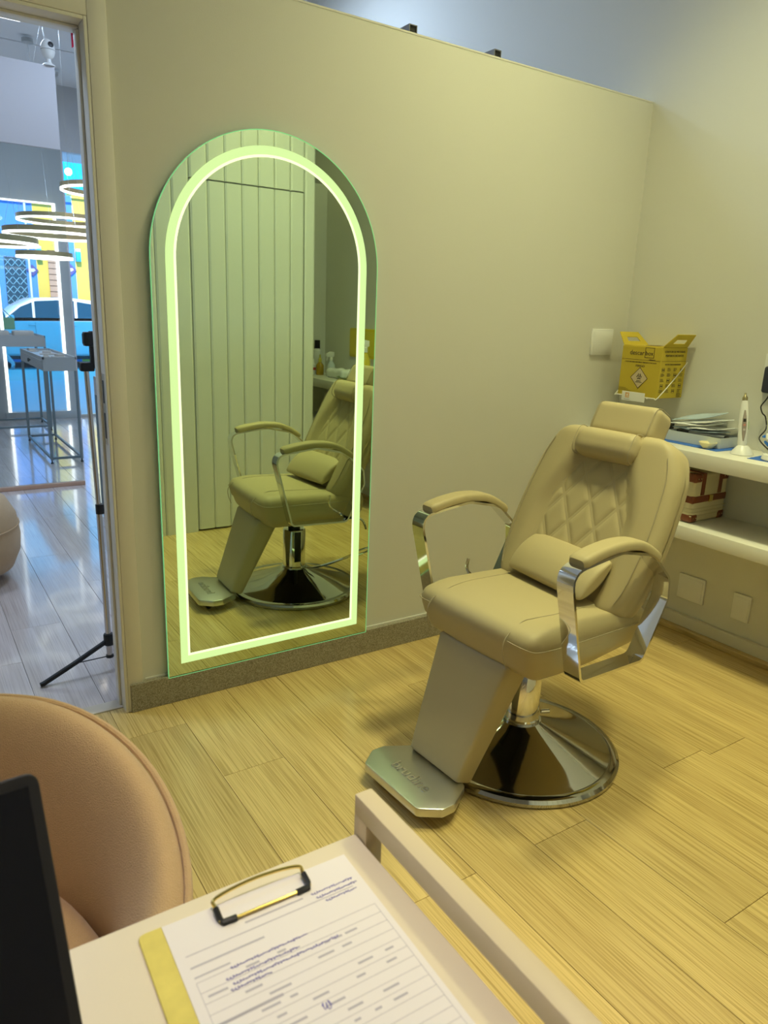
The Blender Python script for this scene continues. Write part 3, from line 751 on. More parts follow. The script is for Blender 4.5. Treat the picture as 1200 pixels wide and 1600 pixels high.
for k in range(2): obj('button', xform(xform(tube([(-.0226, 0, 0), (-.020, 0, 0)], .0044, 12), Matrix.Translation((0, 0, .090-.018*k))), lean @ Matrix.Rotation(R(42), 4, 'Z')), mat('red_button' if k == 0 else 'grey_button', (.60, .24, .20) if k == 0 else (.5, .45, .43), .4, var=.03), pv)
obj('side_strip', xform(BB(-.004, .004, -.0192, -.0178, .075, .105, .0005, 1), lean @ Matrix.Rotation(R(42), 4, 'Z')), mat('green_strip', (.25, .55, .08), .4, var=.03), pb)
# round jar
jr = thing('glass_jar', 'round glass jar of blue and white swabs on a white foot', 'jar', (2.722, 1.468, CT+.003))
obj('foot', lathe([(0, 0), (.036, 0), (.038, .004), (.034, .020), (.028, .024), (0, .024)], 28, cap=False), WHITEP, jr)
obj('globe', lathe([(.026, .022), (.050, .040), (.062, .075), (.056, .110), (.036, .132), (.036, .145)], 36, cap=False), GLASS, jr)
obj('lid', lathe([(0, .146), (.040, .146), (.042, .152), (.030, .164), (.008, .170), (.012, .180), (0, .184)], 28, cap=False), GLASS, jr)
rnd = random.Random(5)
for k in range(26):
    a = rnd.uniform(0, 2*PI); rr = rnd.uniform(.0, .036); z = rnd.uniform(.045, .100); d = Vector((rnd.uniform(-1, 1), rnd.uniform(-1, 1), rnd.uniform(-.4, .8))).normalized()*.014
    c = Vector((rr*math.cos(a), rr*math.sin(a), z))
    t = tag(obj('swab', tube([c-d, c-d*.5, c+d*.5, c+d], [.003, .0055, .0055, .003], 7), mat('swab_blue', (.03, .20, .75), .6, var=.05) if k % 2 else WHITEP, None, loc=(2.722, 1.468, CT+.003)), 'blue swab inside the round glass jar' if k % 2 else 'white swab inside the round glass jar', 'swab', 'blue swabs in the jar' if k % 2 else 'white swabs in the jar')
# charger on the wall at the right frame edge
cg = thing('wall_charger', 'dark rounded device hanging on the counter wall at the right edge', 'charger', (XW, 1.615, 1.16))
obj('body', mv(rgrid(.012, .034, .052, .010, 4, 4), -.012), mat('navy_plastic', (.03, .035, .06), .35, var=.05), cg)
obj('socket_plate', BB(-.003, 0, -.045, .045, -.04, .10, .001), WHITEP, cg)
obj('cable', tube(smoothpath([(-.014, -.005, -.05), (-.03, .002, -.08), (-.03, .016, -.105), (-.03, .006, -.130), (-.03, -.010, -.145), (-.03, -.02, -.19), (-.03, .0, -.235), (-.03, -.06, -.2795)], 6), .0028, 6), BLACKP, cg)
# bottles seen in the mirror
def bottle(name, label, prof, m, x, y, capprof, mc):
    t = thing(name, label, 'bottle', (x, y, CT)); obj('body', lathe(prof, 24, cap=False), m, t); obj('cap', lathe(capprof, 20, cap=False), mc, t); return t
bottle('pump_bottle', 'tall white bottle with black cap at the end of the counter', [(0, 0), (.030, 0), (.032, .004), (.032, .185), (.016, .200), (0, .200)], WHITEP, 2.80, -.575, [(0, .199), (.022, .199), (.022, .262), (0, .262)], BLACKP)
bottle('oil_bottle', 'amber oil bottle with yellow dropper on the counter', [(0, 0), (.028, 0), (.030, .004), (.030, .075), (.012, .098), (0, .100)], mat('amber_glass', (.42, .26, .02), .15, var=.05), 2.78, -.490, [(0, .098), (.013, .098), (.013, .125), (.007, .13), (.006, .155), (0, .158)], mat('yellow_cap', (.70, .62, .12), .4, var=.03))
lb = bottle('label_bottle', 'small white bottle with red label beside the amber bottle', [(0, 0), (.018, 0), (.020, .003), (.020, .075), (.009, .088), (0, .088)], WHITEP, 2.745, -.535, [(0, .087), (.009, .087), (.006, .120), (0, .121)], WHITEP)
obj('label', lathe([(.0204, .035), (.0204, .055)], 24, cap=False), mat('red_label', (.50, .04, .03), .5, var=.03), lb)
sb = bottle('spray_bottle', 'clear spray bottle with white trigger on the counter', [(0, 0), (.030, 0), (.032, .004), (.032, .085), (.013, .115), (0, .118)], TRAYP, 2.815, -.375, [(0, .116), (.014, .116), (.014, .140), (.010, .145), (0, .146)], WHITEP)
obj('trigger_head', join(prism([(-.045, .150), (-.045, .168), (-.01, .186), (.022, .182), (.022, .150), (.008, .143), (-.008, .143)], -.010, .010, 'y', .002), prism([(-.034, .150), (-.028, .150), (-.038, .118), (-.042, .120)], -.005, .005, 'y')), WHITEP, sb)
yb_ = thing('yellow_board', 'yellow rounded board on the counter wall, seen in the mirror', 'board', (XW, -.05, 1.14))
obj('panel', prism(roundpoly([(-.185, -.105), (.185, -.105), (.185, .105), (-.185, .105)], .02, 4), -.012, 0, 'x', .002), mat('yellow_plastic', (.72, .56, .02), .4, var=.03), yb_)
obj('border', mv(prism(roundpoly([(-.165, -.085), (.165, -.085), (.165, .085), (-.165, .085)], .015, 4), -.0135, -.0119, 'x'), 0, 0, 0), mat('yellow_face', (.76, .62, .05), .5, var=.04), yb_)
s2_ = bottle('spray_bottle', 'tall amber spray bottle with white trigger beside the olive tray', [(0, 0), (.036, 0), (.038, .004), (.038, .16), (.014, .215), (0, .22)], mat('amber_liquid', (.60, .48, .05), .2, var=.04), 2.745, .235, [(0, .218), (.016, .218), (.016, .25), (.011, .256), (0, .257)], WHITEP)
obj('trigger_head', mv(join(prism([(-.050, .150), (-.050, .170), (-.01, .192), (.026, .186), (.026, .150), (.008, .141), (-.008, .141)], -.011, .011, 'y', .002), prism([(-.036, .150), (-.028, .150), (-.042, .105), (-.048, .108)], -.006, .006, 'y')), 0, 0, .11), WHITEP, s2_)
def crumple(p):
    n = math.sin(60*p[0]+3)*math.sin(47*p[1])+.6*math.sin(95*p[0]-70*p[1]); return (p[0], p[1], p[2]*(1+.22*n) if p[2] > -.02 else p[2])
tag(obj('plastic_bag', mv(rgrid(.060, .125, .032, .020, 16, 4, crumple), 0, 0, .033), PK, None, loc=(2.80, -.200, CT), angle=25), 'crumpled clear plastic bag of supplies on the counter', 'bag')
gt = thing('green_tray', 'shallow olive green tray on the counter', 'tray', (2.745, -.015, CT))
obj('dish', xform(lathe([(0, 0), (.048, 0), (.060, .022), (.064, .024), (.061, .026), (.046, .006), (0, .005)], 36, cap=False), Matrix.Diagonal((1, 1.6, 1, 1))), mat('olive_plastic', (.20, .24, .10), .4, var=.04), gt)
obj('foot_ring', xform(lathe([(.038, -.0005), (.044, -.0005), (.044, .003), (.038, .003)], 36, cap=False), Matrix.Diagonal((1, 1.6, 1, 1))), MATS['olive_plastic'], gt)

# ---- vintage vanity case on the shelf
vc = thing('vanity_case', 'small cream vintage case with brown leather straps on the shelf', 'case', (2.772, 1.832, .570), R(90))
CREAM = mat('cream_vinyl', (.70, .62, .40), .5, bump=.2, bscale=300, var=.03)
BRWN = mat('brown_leather', (.20, .055, .022), .4, bump=.3, bscale=250, var=.1, vscale=30)
vx, vy, vh = .108, .115, .205
vbody = obj('lower_shell', mv(rgrid(vx, vy, .050, .014, 4, 4), 0, 0, .050), CREAM, vc)
vlid = obj('upper_shell', mv(rgrid(vx, vy, .052, .014, 4, 4), 0, 0, .153), CREAM, vc)
obj('middle_band', mv(rgrid(vx+.002, vy+.002, .018, .010, 4, 3), 0, 0, .098), BRWN, vc)
for z in (.030, .045, .060): obj('rib', join(BB(-vx-.0012, vx+.0012, -vy-.0012, vy+.0012, z-.002, z+.002, .0008, 1)), mat('cream_rib', (.62, .54, .33), .5, var=.03), vbody)
for s in (-1, 1):
    obj('strap', join(BB(-vx-.003, -vx, s*.058-.012, s*.058+.012, .115, .205, .001, 1), BB(-vx-.003, vx+.003, s*.058-.012, s*.058+.012, .204, .2085, .001, 1)) if s > 0 else join(BB(-vx-.003, -vx, -.070, -.046, .115, .205, .001, 1), BB(-vx-.003, vx+.003, -.070, -.046, .204, .2085, .001, 1)), BRWN, vc)
for sx in (-1, 1):
    for sy in (-1, 1):
        for z in (.020, .186):
            cn = obj('corner_guard', mv(rgrid(.026, .026, .019, .012, 3, 4), sx*(vx-.0235), sy*(vy-.0235), z), BRWN, vc)
            if sx < 0:
                for q in (0, 1): obj('rivet', tube([(-vx-.0022, sy*(vy-.016-.018*q), z), (-vx-.0042, sy*(vy-.016-.018*q), z)], .0028, 8), mat('brass_rivet', (.75, .62, .35), .3, 1., var=.03), cn)
obj('clasp', BB(-vx-.008, -vx-.001, -.012, .012, .084, .112, .002), GOLD, vc)

# ================================================================== tube ends on top of the partition
for x, lab in ((1.632, 'dark square tube end on top of the partition, left one'), (2.020, 'dark square tube end on top of the partition, right one')):
    t = thing('steel_tube', lab, 'metal tube', (x, YW+.085, ZP+.006), group='tube ends on the partition')
    o_ = .017
    obj('tube_wall', join(B((-o_, o_, -.06, .10, 0, .003)), B((-o_, o_, -.06, .10, .031, .034)), B((-o_, -o_+.003, -.06, .10, .003, .031)), B((o_-.003, o_, -.06, .10, .003, .031))), mat('grey_tube', (.22, .22, .22), .5, .5, var=.05), t, smooth=False)
    obj('tube_plug', B((-o_+.003, o_-.003, -.055, .09, .003, .031)), BLACKM, t, smooth=False)

# ================================================================== FOREGROUND: desk, clipboard, laptop, armchair
DKT = .75
DESK = mat('desk_lacquer', (.82, .72, .55), .35, var=.01)
dk = thing('desk', 'cream desk with raised side rail in the foreground', 'desk', (0, 0, 0))
obj('desk_top', BB(-1.0, .402, -.12, .641, DKT-.025, DKT, .003), DESK, dk)
RAILM = mat('rail_lacquer', (.72, .60, .40), .4, var=.02)
def railframe(x0, x1):
    f = obj('side_frame', join(BB(x0, x1, -.12, .648, .772, .800, .002), BB(x0, x1, .620, .648, 0, .774, .002), BB(x0, x1, -.12, -.092, 0, .774, .002)), RAILM, dk)
    obj('foot_rail', BB(x0, x1, -.092, .620, .04, .068, .002), RAILM, f)
railframe(.404, .428); railframe(-1.026, -1.002)
obj('drawer', BB(-.95, -.45, -.10, .60, .60, .725, .003), DESK, dk)
# clipboard and form
cb = thing('clipboard', 'amber clipboard with gold wire clip on the desk', 'clipboard', (.2515, .459, DKT), R(-1.2))
obj('board', prism(roundpoly([(-.119, -.160), (.110, -.160), (.110, .158), (-.119, .158)], .008, 4), 0, .003, 'z', .0008, 1), YBOARD, cb)
cx0, cx1, cyy = -.042, .058, .144
clip = obj('clip', join(tube(smoothpath([(cx0, cyy-.014, .0065), (cx0, cyy+.002, .010), (cx0+.004, cyy+.012, .013), ((cx0+cx1)/2, cyy+.015, .016), (cx1-.004, cyy+.012, .013), (cx1, cyy+.002, .010), (cx1, cyy-.014, .0065)], 5), .0021, 8), tube([(cx0+.010, cyy-.016, .0062), (cx1-.010, cyy-.016, .0062)], .0019, 8)), GOLD, cb)
for xx, s in ((cx0, 1), (cx1, -1)):
    obj('rubber_tip', tube([(xx, cyy+.002, .010), (xx, cyy-.010, .0072), (xx+s*.002, cyy-.0155, .0066), (xx+s*.016, cyy-.0160, .0064)], .0033, 8), BLACKP, clip)
pp = thing('form_paper', 'white printed form with blue handwriting on the clipboard', 'paper', (.2615, .4665, DKT+.0033), R(-1.2))
obj('sheet', B((-.105, .105, -.1485, .1485, 0, .0005)), PAPER, pp, smooth=False)
def strip(x0, x1, y, t=.0009): return B((x0, x1, y-t/2, y+t/2, .00055, .0007))
ln = [strip(-.03, .035, .112, .0020), strip(-.095, .090, .101), strip(-.095, -.02, .086, .0020), strip(-.095, -.06, .074, .0016)]
for k in range(16): ln.append(strip(-.095, .098, .068-.0125*k, .0004))
ln += [B((-.0954, -.095, -.14, .068, .00055, .0007)), B((.098, .0984, -.14, .068, .00055, .0007))]
rnd = random.Random(11)
for k in range(14):
    y = .062-.0125*k; x = -.09
    while x < (.085 if k % 3 else .0):
        l = rnd.uniform(.006, .022)
        if rnd.random() < .55: ln.append(strip(x, x+l, y, .0022))
        x += l+rnd.uniform(.003, .03)
for y in (.018, -.045, -.095): ln.append(strip(-.095, -.03, y, .0028))
tag(obj('printed_lines', join(*ln), INKG, pp, smooth=False), kind='stuff')
def scrib(x0, x1, y, amp=.0012):
    pts = []; x = x0; k = 0
    while x < x1:
        pts.append((x+.0012*math.sin(k*.9), y+amp*(math.sin(k*.8)*(.6+.4*math.sin(k*.13))+.3*math.sin(k*.31+1)), .0007)); x += .00042; k += 1
    return tube(pts, .00045, 4)
hw_ = obj('handwriting', join(scrib(.045, .095, .112), scrib(.048, .096, .105), scrib(.055, .092, .097), scrib(-.062, .018, .068), scrib(-.07, .005, .058), scrib(-.066, .045, .0505), scrib(-.07, -.03, .045), scrib(-.005, .004, -.012, .004)), INKB, pp, smooth=False); hw_['kind'] = 'stuff'
# laptop
lp_ = thing('laptop', 'open black laptop at the lower left of the desk', 'laptop', (-.097, .515, DKT), R(4))
obj('keyboard_base', BB(-.165, .165, -.225, .0, 0, .014, .004), BLACKP, lp_)
ld_ = obj('screen_lid', mv(prism(roundpoly([(-.166, 0), (.166, 0), (.166, .222), (-.166, .222)], [.002, .002, .012, .012], 5), -.003, .003, 'y', .001, 1), 0, 0, 0), BLACKM, lp_, loc=(0, .004, .014), rot=(-R(24.5), 0, 0))
obj('display', B((-.157, .157, -.0036, -.0029, .012, .212)), mat('dark_screen', (.008, .008, .012), .25, var=.1), ld_, smooth=False)
for k in range(5):
    for j in range(13): obj('key', B((-.150+.0232*j, -.150+.0232*j+.019, -.03-.0232*k-.019, -.03-.0232*k, .014, .0155)), BLACKM, lp_, smooth=False) if k < 4 or j in (0, 1, 2, 10, 11, 12) else None
obj('touchpad', B((-.05, .05, -.215, -.15, .014, .0143)), BLACKP, lp_, smooth=False)
# barrel armchair
AC = Vector((-.135, .915))
ac = thing('tub_armchair', 'beige fabric tub armchair on the far side of the desk', 'armchair', (AC.x, AC.y, 0))
bm = bmesh.new(); rings = []; NA = 56; a0, a1 = R(-42), R(222)
def rim(a):   # height of rim
    d = abs(a-PI/2)/R(132); return .745-.12*smooth01((d-.30)/.7)
sec_n = 0
for i in range(NA+1):
    a = a0+(a1-a0)*i/NA; e = min(i, NA-i); sh = 1-.9*max(0, (3-e)/3)**2 if e < 3 else 1.
    zt = rim(a); ro = .405; ri = .300
    pr_ = [(ro-.075, .05), (ro-.015, .14), (ro, .30), (ro+.004, .50), (ro-.002, zt-.05), (ro-.014, zt-.016), (ro-.034, zt), (ro-.058, zt-.012), (ri+.020, zt-.07), (ri-.002, .52), (ri, .40), (ri+.01, .30), (ri+.015, .10), (ri+.015, .05)]
    m_ = (ro+ri)/2
    rings.append([bm.verts.new(((m_+(r_-m_)*sh)*math.cos(a), (m_+(r_-m_)*sh)*math.sin(a), z if z < .2 else .36+(z-.36)*(1 if sh > .99 else .94+.06*sh))) for r_, z in pr_])
for i in range(NA):
    n = len(rings[0])
    for k in range(n): j = (k+1) % n; bm.faces.new((rings[i][k], rings[i][j], rings[i+1][j], rings[i+1][k]))
bm.faces.new(rings[0][::-1]); bm.faces.new(rings[-1])
shell = obj('backrest_shell', bm, BOUCLE, ac, angle=75)
md = shell.modifiers.new('sub', 'SUBSURF'); md.levels = 1; md.render_levels = 2
obj('piping', tube([((.407-.010)*math.cos(a), (.407-.010)*math.sin(a), rim(a)-.020) for a in [a0+.12+(a1-a0-.24)*k/60 for k in range(61)]], .0055, 8), BOUCLE, shell)
obj('back_seam', tube([(.300*math.cos(R(70))*f_, .300*math.sin(R(70))*f_, z) for f_, z in ((1.0, .46), (.997, .52), (1.03, .60), (1.06, .655), (1.13, .71))], .0016, 6), SEAM, shell)
def seatcf(p):
    r_ = math.hypot(p[0], p[1]); mx_ = max(abs(p[0]), abs(p[1])); s_ = mx_/r_ if r_ > 1e-6 else 1
    s_ = .35+.65*s_
    return (p[0]*s_, p[1]*s_-.03, p[2]+(.012*(1-(r_/.4)**2) if p[2] > 0 else 0))
obj('seat_cushion', mv(rgrid(.302, .310, .085, .04, 12, 5, seatcf), 0, 0, .375), BOUCLE, ac, angle=70)
obj('plinth', lathe([(0, 0), (.26, 0), (.27, .01), (.27, .055), (.25, .29), (0, .29)], 40, cap=False), BOUCLE, ac)

# ================================================================== SHOP BEYOND THE DOORWAY
GREYW = mat('grey_paint', (.55, .56, .58), .6, var=.01)
wf = struct('wall_front', 'shop front wall with header and grey pillars', B((XL, 1.035, YS, YS+.12, 0, ZC+.1), (1.035, 1.82, YS, YS+.12, 2.42, ZC+.1), (1.705, 1.82, YS, YS+.12, 0, 2.42), (1.82, XW, YS, YS+.12, 2.976, ZC+.1), (1.035, 1.705, YS, YS+.12, 0, .085)), GREYW)
w1 = struct('window_1', 'shop window edged with white light strips')
obj('pane', B((1.036, 1.704, YS+.05, YS+.058, .086, 2.419)), GLASS, w1, smooth=False)
for nm, b in (('light_strip', (1.036, 1.066, YS-.006, YS+.02, .086, 2.419)), ('light_strip', (1.674, 1.704, YS-.006, YS+.02, .086, 2.419)), ('light_strip', (1.066, 1.674, YS-.006, YS+.02, 2.405, 2.419))):
    obj(nm, B(b), LEDW, w1, smooth=False)
obj('window_sill', BB(1.0, 1.82, YS-.04, YS, 0, .09, .003), GREYW, w1)
w2 = struct('window_2', 'tall clear street window of the shop')
obj('pane', B((1.821, XW-.001, YS+.05, YS+.058, .03, 2.975)), GLASS, w2, smooth=False)
obj('sill_rail', B((1.821, XW-.001, YS+.02, YS+.09, 0, .03)), STEELB, w2, smooth=False)
# ---- free-standing divider with white header and glass
dv = thing('glass_divider', 'free-standing shop divider with white header board above clear glass', 'divider', (0, 5.87, 0))
obj('header_board', BB(-1.2, 1.113, -.02, .02, 2.362, 2.872, .003), mat('header_white', (.60, .58, .61), .55, var=.01), dv)
obj('glass_sheet', B((-1.2, 1.113, -.004, .004, .03, 2.362)), GLASSG, dv, smooth=False)
obj('bottom_rail', BB(-1.2, 1.118, -.022, .022, 0, .030, .003), mat('pink_wood', (.55, .34, .24), .4, var=.05), dv)
# ---- security camera on the divider
sc_ = thing('security_camera', 'white egg-shaped security camera on the divider top', 'camera', (1.083, 5.87, 2.872))
obj('foot', lathe([(0, 0), (.042, 0), (.038, .008), (.018, .020), (.015, .045), (0, .046)], 24, cap=False), WHITEP, sc_)
hd_ = obj('head', mv(xform(lathe([(0, -.062)]+[(.045*math.sin(PI*k/14), -.062*math.cos(PI*k/14)) for k in range(1, 14)]+[(0, .062)], 28, cap=False), Matrix.Identity(4)), 0, 0, .100), WHITEP, sc_)
obj('lens', lathe([(0, 0), (.018, 0), (.018, .006), (.010, .009), (0, .009)], 20, cap=False), BLACKP, hd_, loc=(.012, -.036, .122), rot=(R(76), 0, R(14)))
obj('body_ring', lathe([(.0455, .094), (.0462, .095), (.0455, .096)], 28, cap=False), BLACKM, hd_)
# ---- ring pendants
def ring_lamp(label, x, y, z, r):
    t = thing('ring_pendant', label, 'pendant lamp', (x, y, z), group='ring pendants in the shop')
    n = 56
    obj('ring_band', lathe([(r, .012), (r+.012, .012), (r+.012, .052), (r, .052), (r, .012)], n, cap=False), mat('brass_band', (.55, .44, .24), .35, .8, var=.03), t)
    obj('light_tube', lathe([(r-.001, -.008), (r+.013, -.008), (r+.013, .012), (r-.001, .012), (r-.001, -.008)], n, cap=False), LEDW, t)
    for k in range(3):
        a = R(40)+2*PI*k/3
        obj('cable', tube([((r+.006)*math.cos(a), (r+.006)*math.sin(a), .052), (0, 0, ZC-z-.03)], .0010, 5), STEELB, t)
    obj('ceiling_rose', lathe([(0, ZC-z-.032), (.05, ZC-z-.032), (.05, ZC-z), (0, ZC-z)], 20, cap=False), STEELB, t)
ring_lamp('highest ring pendant, seen right of the divider', 1.93, 8.0, 2.40, .42)
ring_lamp('upper ring pendant seen through the divider glass', 1.673, 8.90, 2.176, .45)
ring_lamp('second ring pendant below the upper one', 1.31, 7.3, 1.905, .42)
ring_lamp('lower ring pendant at the left frame edge', .656, 6.4, 1.752, .34)
ring_lamp('lowest small ring pendant above the display table', 1.31, 8.0, 1.755, .24)
sl = thing('spot_lamp', 'small bright spotlight hanging beside the divider edge', 'spotlight', (1.42, 7.2, 2.43))
obj('bulb', lathe([(0, -.03)]+[(.03*math.sin(PI*k/8), -.03*math.cos(PI*k/8)) for k in range(1, 8)]+[(0, .03)], 16, cap=False), mat('bulb_glow', (1, 1, .9), .5, emit=(1, .85, .6), estr=9.), sl)
obj('cord', tube([(0, 0, .03), (.0, 0, ZC-2.43)], .0012, 6), STEELB, sl)
# ---- display tables
TMET = mat('grey_steel_paint', (.22, .27, .30), .4, .3, var=.03)
TTOP = mat('table_grey', (.48, .47, .47), .35, var=.02)
def dtable(label, x0, x1, y0, y1, h, knob=True):
    cx, cy = (x0+x1)/2, (y0+y1)/2; hx, hy = (x1-x0)/2, (y1-y0)/2
    t = thing('display_table', label, 'table', (cx, cy, 0), group='display tables of the shop')
    obj('tray_top', join(B((-hx, hx, -hy, hy, h-.115, h-.02)), B((-hx, hx, -hy, -hy+.012, h-.02, h)), B((-hx, hx, hy-.012, hy, h-.02, h)), B((-hx, -hx+.012, -hy, hy, h-.02, h)), B((hx-.012, hx, -hy, hy, h-.02, h))), TTOP, t, smooth=False)
    d = obj('drawer', B((-hx-.004, -hx, -hy+.05, hy-.05, h-.10, h-.03)), TTOP, t, smooth=False)
    obj('knob', tube([(-hx-.004, 0, h-.065), (-hx-.012, 0, h-.065), (-hx-.016, 0, h-.065), (-hx-.028, 0, h-.065)], [.006, .006, .018, .016], 12), BLACKM, d)
    for sx in (-1, 1):
        for sy in (-1, 1):
            lg = obj('leg', B((sx*(hx-.011)-.011, sx*(hx-.011)+.011, sy*(hy-.011)-.011, sy*(hy-.011)+.011, .03, h-.115)), TMET, t, smooth=False)
            obj('foot', lathe([(0, 0), (.012, 0), (.012, .01), (.006, .012), (.006, .03), (0, .03)], 10, cap=False), BLACKP, lg, loc=(sx*(hx-.011), sy*(hy-.011), 0))
    for sy in (-1, 1): obj('stretcher', B((-hx+.022, hx-.022, sy*(hy-.011)-.009, sy*(hy-.011)+.009, .035, .055)), TMET, t, smooth=False)
    for sx in (-1, 1): obj('stretcher', B((sx*(hx-.011)-.009, sx*(hx-.011)+.009, -hy+.022, hy-.022, .035, .055)), TMET, t, smooth=False)
    return t
dtable('grey display table with round drawer knob behind the divider glass', 1.024, 1.290, 6.752, 8.03, .905)
dtable('grey display table half hidden by the door frame', 1.045, 1.50, 4.25, 4.98, .905)
dtable('grey display table close to the street window', .80, 1.352, 8.62, 9.25, 1.0)
CARDW = mat('display_card', (.62, .55, .50), .6, var=.05)
for k, (x, y, w_, d_, rz, lab) in enumerate(((1.10, 7.85, .05, .05, 10, 'small display card at the far end of the display table'), (1.17, 7.45, .06, .07, -8, 'small display card in the middle of the display table'), (1.20, 7.0, .045, .06, 20, 'small display card at the near end of the display table'), (1.10, 7.05, .03, .04, -15, 'smallest display card at the near left of the display table'))):
    o = thing('display_card', lab, 'card', (x, y, .886), R(rz), group='cards on the display table')
    obj('card_base', B((-w_, w_, -d_, d_, 0, .008)), CARDW, o, smooth=False); obj('card_block', B((-w_*.6, w_*.6, -d_*.6, d_*.6, .008, .030)), CARDW, o, smooth=False)
for k, (x, lab) in enumerate(((.94, 'low padded display cushion at the left of the window table'), (1.18, 'low padded display cushion at the right of the window table'))):
    tag(obj('display_cushion', mv(rgrid(.10, .09, .03, .02, 4, 4), 0, 0, .030), CARDW, None, loc=(x, 8.93, .981)), lab, 'display cushion', 'cushions on the window table')
# ---- pouf
pf = thing('round_pouf', 'round pale fabric pouf at the left edge beyond the door', 'pouf', (.085, 4.03, 0))
obj('cushion', lathe([(0, .03), (.26, .03), (.31, .06), (.345, .14), (.352, .22), (.34, .32), (.30, .40), (.24, .435), (.12, .447), (0, .45)], 48, cap=False), BOUCLE, pf, angle=70)
obj('base', lathe([(0, 0), (.22, 0), (.22, .032), (0, .032)], 32, cap=False), BLACKM, pf)
obj('welt', tube([(.3475*math.cos(2*PI*k/48), .3475*math.sin(2*PI*k/48), .275) for k in range(48)], .005, 6, True), BOUCLE, pf)
# ---- phone tripod
tpz = thing('phone_tripod', 'slim metal tripod stand with black phone clamp beyond the doorway', 'tripod', (.560, 2.705, 0))
POLE = mat('pole_steel', (.55, .50, .46), .25, 1., var=.03)
obj('lower_pole', tube([(0, 0, .055), (-.003, 0, .63)], .0105, 14), POLE, tpz)
obj('upper_pole', tube([(-.003, 0, .63), (-.014, 0, 1.135)], .0085, 14), POLE, tpz)
obj('locking_collar', join(lathe([(0, .62), (.015, .62), (.015, .655), (0, .655)], 14, cap=False), BB(.012, .034, -.006, .006, .628, .646, .002)), BLACKP, tpz)
obj('hub', lathe([(0, .100), (.017, .100), (.019, .105), (.019, .140), (.017, .145), (0, .145)], 16, cap=False), BLACKP, tpz)
obj('lower_hub', lathe([(0, .048), (.014, .048), (.014, .058), (0, .058)], 16, cap=False), BLACKP, tpz)
for (lx, ly) in ((-.246, -.029), (.06, .235), (.20, -.10)):
    v = Vector((lx, ly)); 
    lg = obj('leg', tube([(lx*.06, ly*.06, .113), (lx*.5, ly*.5, .062), (lx, ly, .009)], .0095, 8), BLACKM, tpz)
    obj('strut', tube([(lx*.05, ly*.05, .053), (lx*.5, ly*.5, .058)], .0022, 6), BLACKP, lg)
    obj('rubber_foot', tube([(lx*.97, ly*.97, .012), (lx*1.03, ly*1.03, .009)], .009, 8), BLACKP, lg)
ph = obj('phone_clamp', join(BB(-.034, .012, -.014, .014, 1.130, 1.160, .004), BB(.002, .022, -.014, .014, 1.140, 1.265, .004), BB(-.016, .022, -.018, .018, 1.215, 1.262, .004)), BLACKP, tpz)
obj('clamp_pad', BB(-.018, -.0155, -.014, .014, 1.222, 1.256, .001, 1), BLACKM, ph)
# ---- red pennant under the ceiling
rp = thing('red_pennant', 'small red swallow-tailed pennant hanging from the ceiling', 'pennant', (1.615, 7.52, ZC))
obj('cloth', prism([(-.032, -.012), (.032, -.012), (.032, -.135), (0, -.110), (-.032, -.135)], -.002, .002, 'y'), mat('red_cloth', (.55, .01, .05), .6, var=.05), rp, smooth=False)
obj('marking', join(*[B((-.018, .018, -.003, -.0022, -.045-.025*k, -.038-.025*k)) for k in range(2)]), WHITEP, rp, smooth=False)
obj('hanger', B((-.034, .034, -.004, .004, -.014, 0)), STEELB, rp, smooth=False)

# ================================================================== STREET
struct('porch', 'grey tiled porch outside the shop', B((-6, 9, YS+.12, 14.45, -.10, -.02)), mat('porch_tile', (.66, .68, .72), .4, var=.03))
struct('sidewalk', 'pale concrete sidewalk in the sun', B((-8, 14, 14.45, 16.9, -.12, -.03)), mat('concrete', (.70, .68, .64), .85, bump=.2, bscale=40, var=.05))
struct('street', 'grey asphalt street', B((-14, 22, 16.9, 19.4, -.15, -.05)), mat('asphalt', (.30, .31, .33), .9, bump=.4, bscale=90, var=.08))
struct('canopy', 'flat canopy over the porch', B((-6, 9, YS+.12, 14.7, 3.70, 3.86)), GREYW)
# facades
BLUEF = mat('blue_facade', (.10, .30, .72), .8, bump=.2, bscale=20, var=.06)
YELF = mat('yellow_facade', (.85, .58, .10), .8, bump=.2, bscale=20, var=.04)
FY = 19.5
def facade(name, label, x0, x1, h, m):
    t = thing(name, label, 'building', ((x0+x1)/2, FY, -.12)); hx = (x1-x0)/2
    obj('facade_wall', B((-hx, hx, 0, 3, 0, h)), m, t, smooth=False)
    obj('cornice', B((-hx, hx, -.05, 0, h-.14, h)), m, t, smooth=False)
    return t
f1 = facade('blue_house', 'blue house with a dark lattice gate across the street', -2.2, 3.00, 3.75, BLUEF)
gt_ = obj('lattice_gate', B((2.32-.4, 2.77-.4, -.02, .0, 1.0, 2.42)), mat('gate_dark', (.015, .06, .10), .5, var=.1), f1, smooth=False)
LAT = mat('lattice_bar', (.25, .50, .62), .5, var=.05)
for k in range(3):
    for j in range(7):
        cx, cz = 1.995+.15*k, 1.10+.20*j
        obj('lattice_bar', join(*[xform(B((-.105, .105, -.028, -.020, -.006, .006)), Matrix.Translation((cx, 0, cz)) @ Matrix.Rotation(a, 4, 'Y')) for a in (R(50), R(-50))]), LAT, gt_, smooth=False)
obj('downpipe', tube([(2.44, -.05, 0), (2.44, -.05, 3.6)], .025, 8), WHITEP, f1)
f2 = facade('yellow_house', 'narrow yellow house with a brown roller shutter across the street', 3.00, 3.56, 3.75, YELF)
f3 = facade('blue_house', 'narrow blue house between the two yellow houses', 3.56, 3.86, 3.85, BLUEF)
f4 = facade('yellow_house', 'wide yellow house at the right across the street', 3.86, 8.5, 3.95, YELF)
SHUT = mat('shutter_brown', (.56, .33, .22), .6, var=.05)
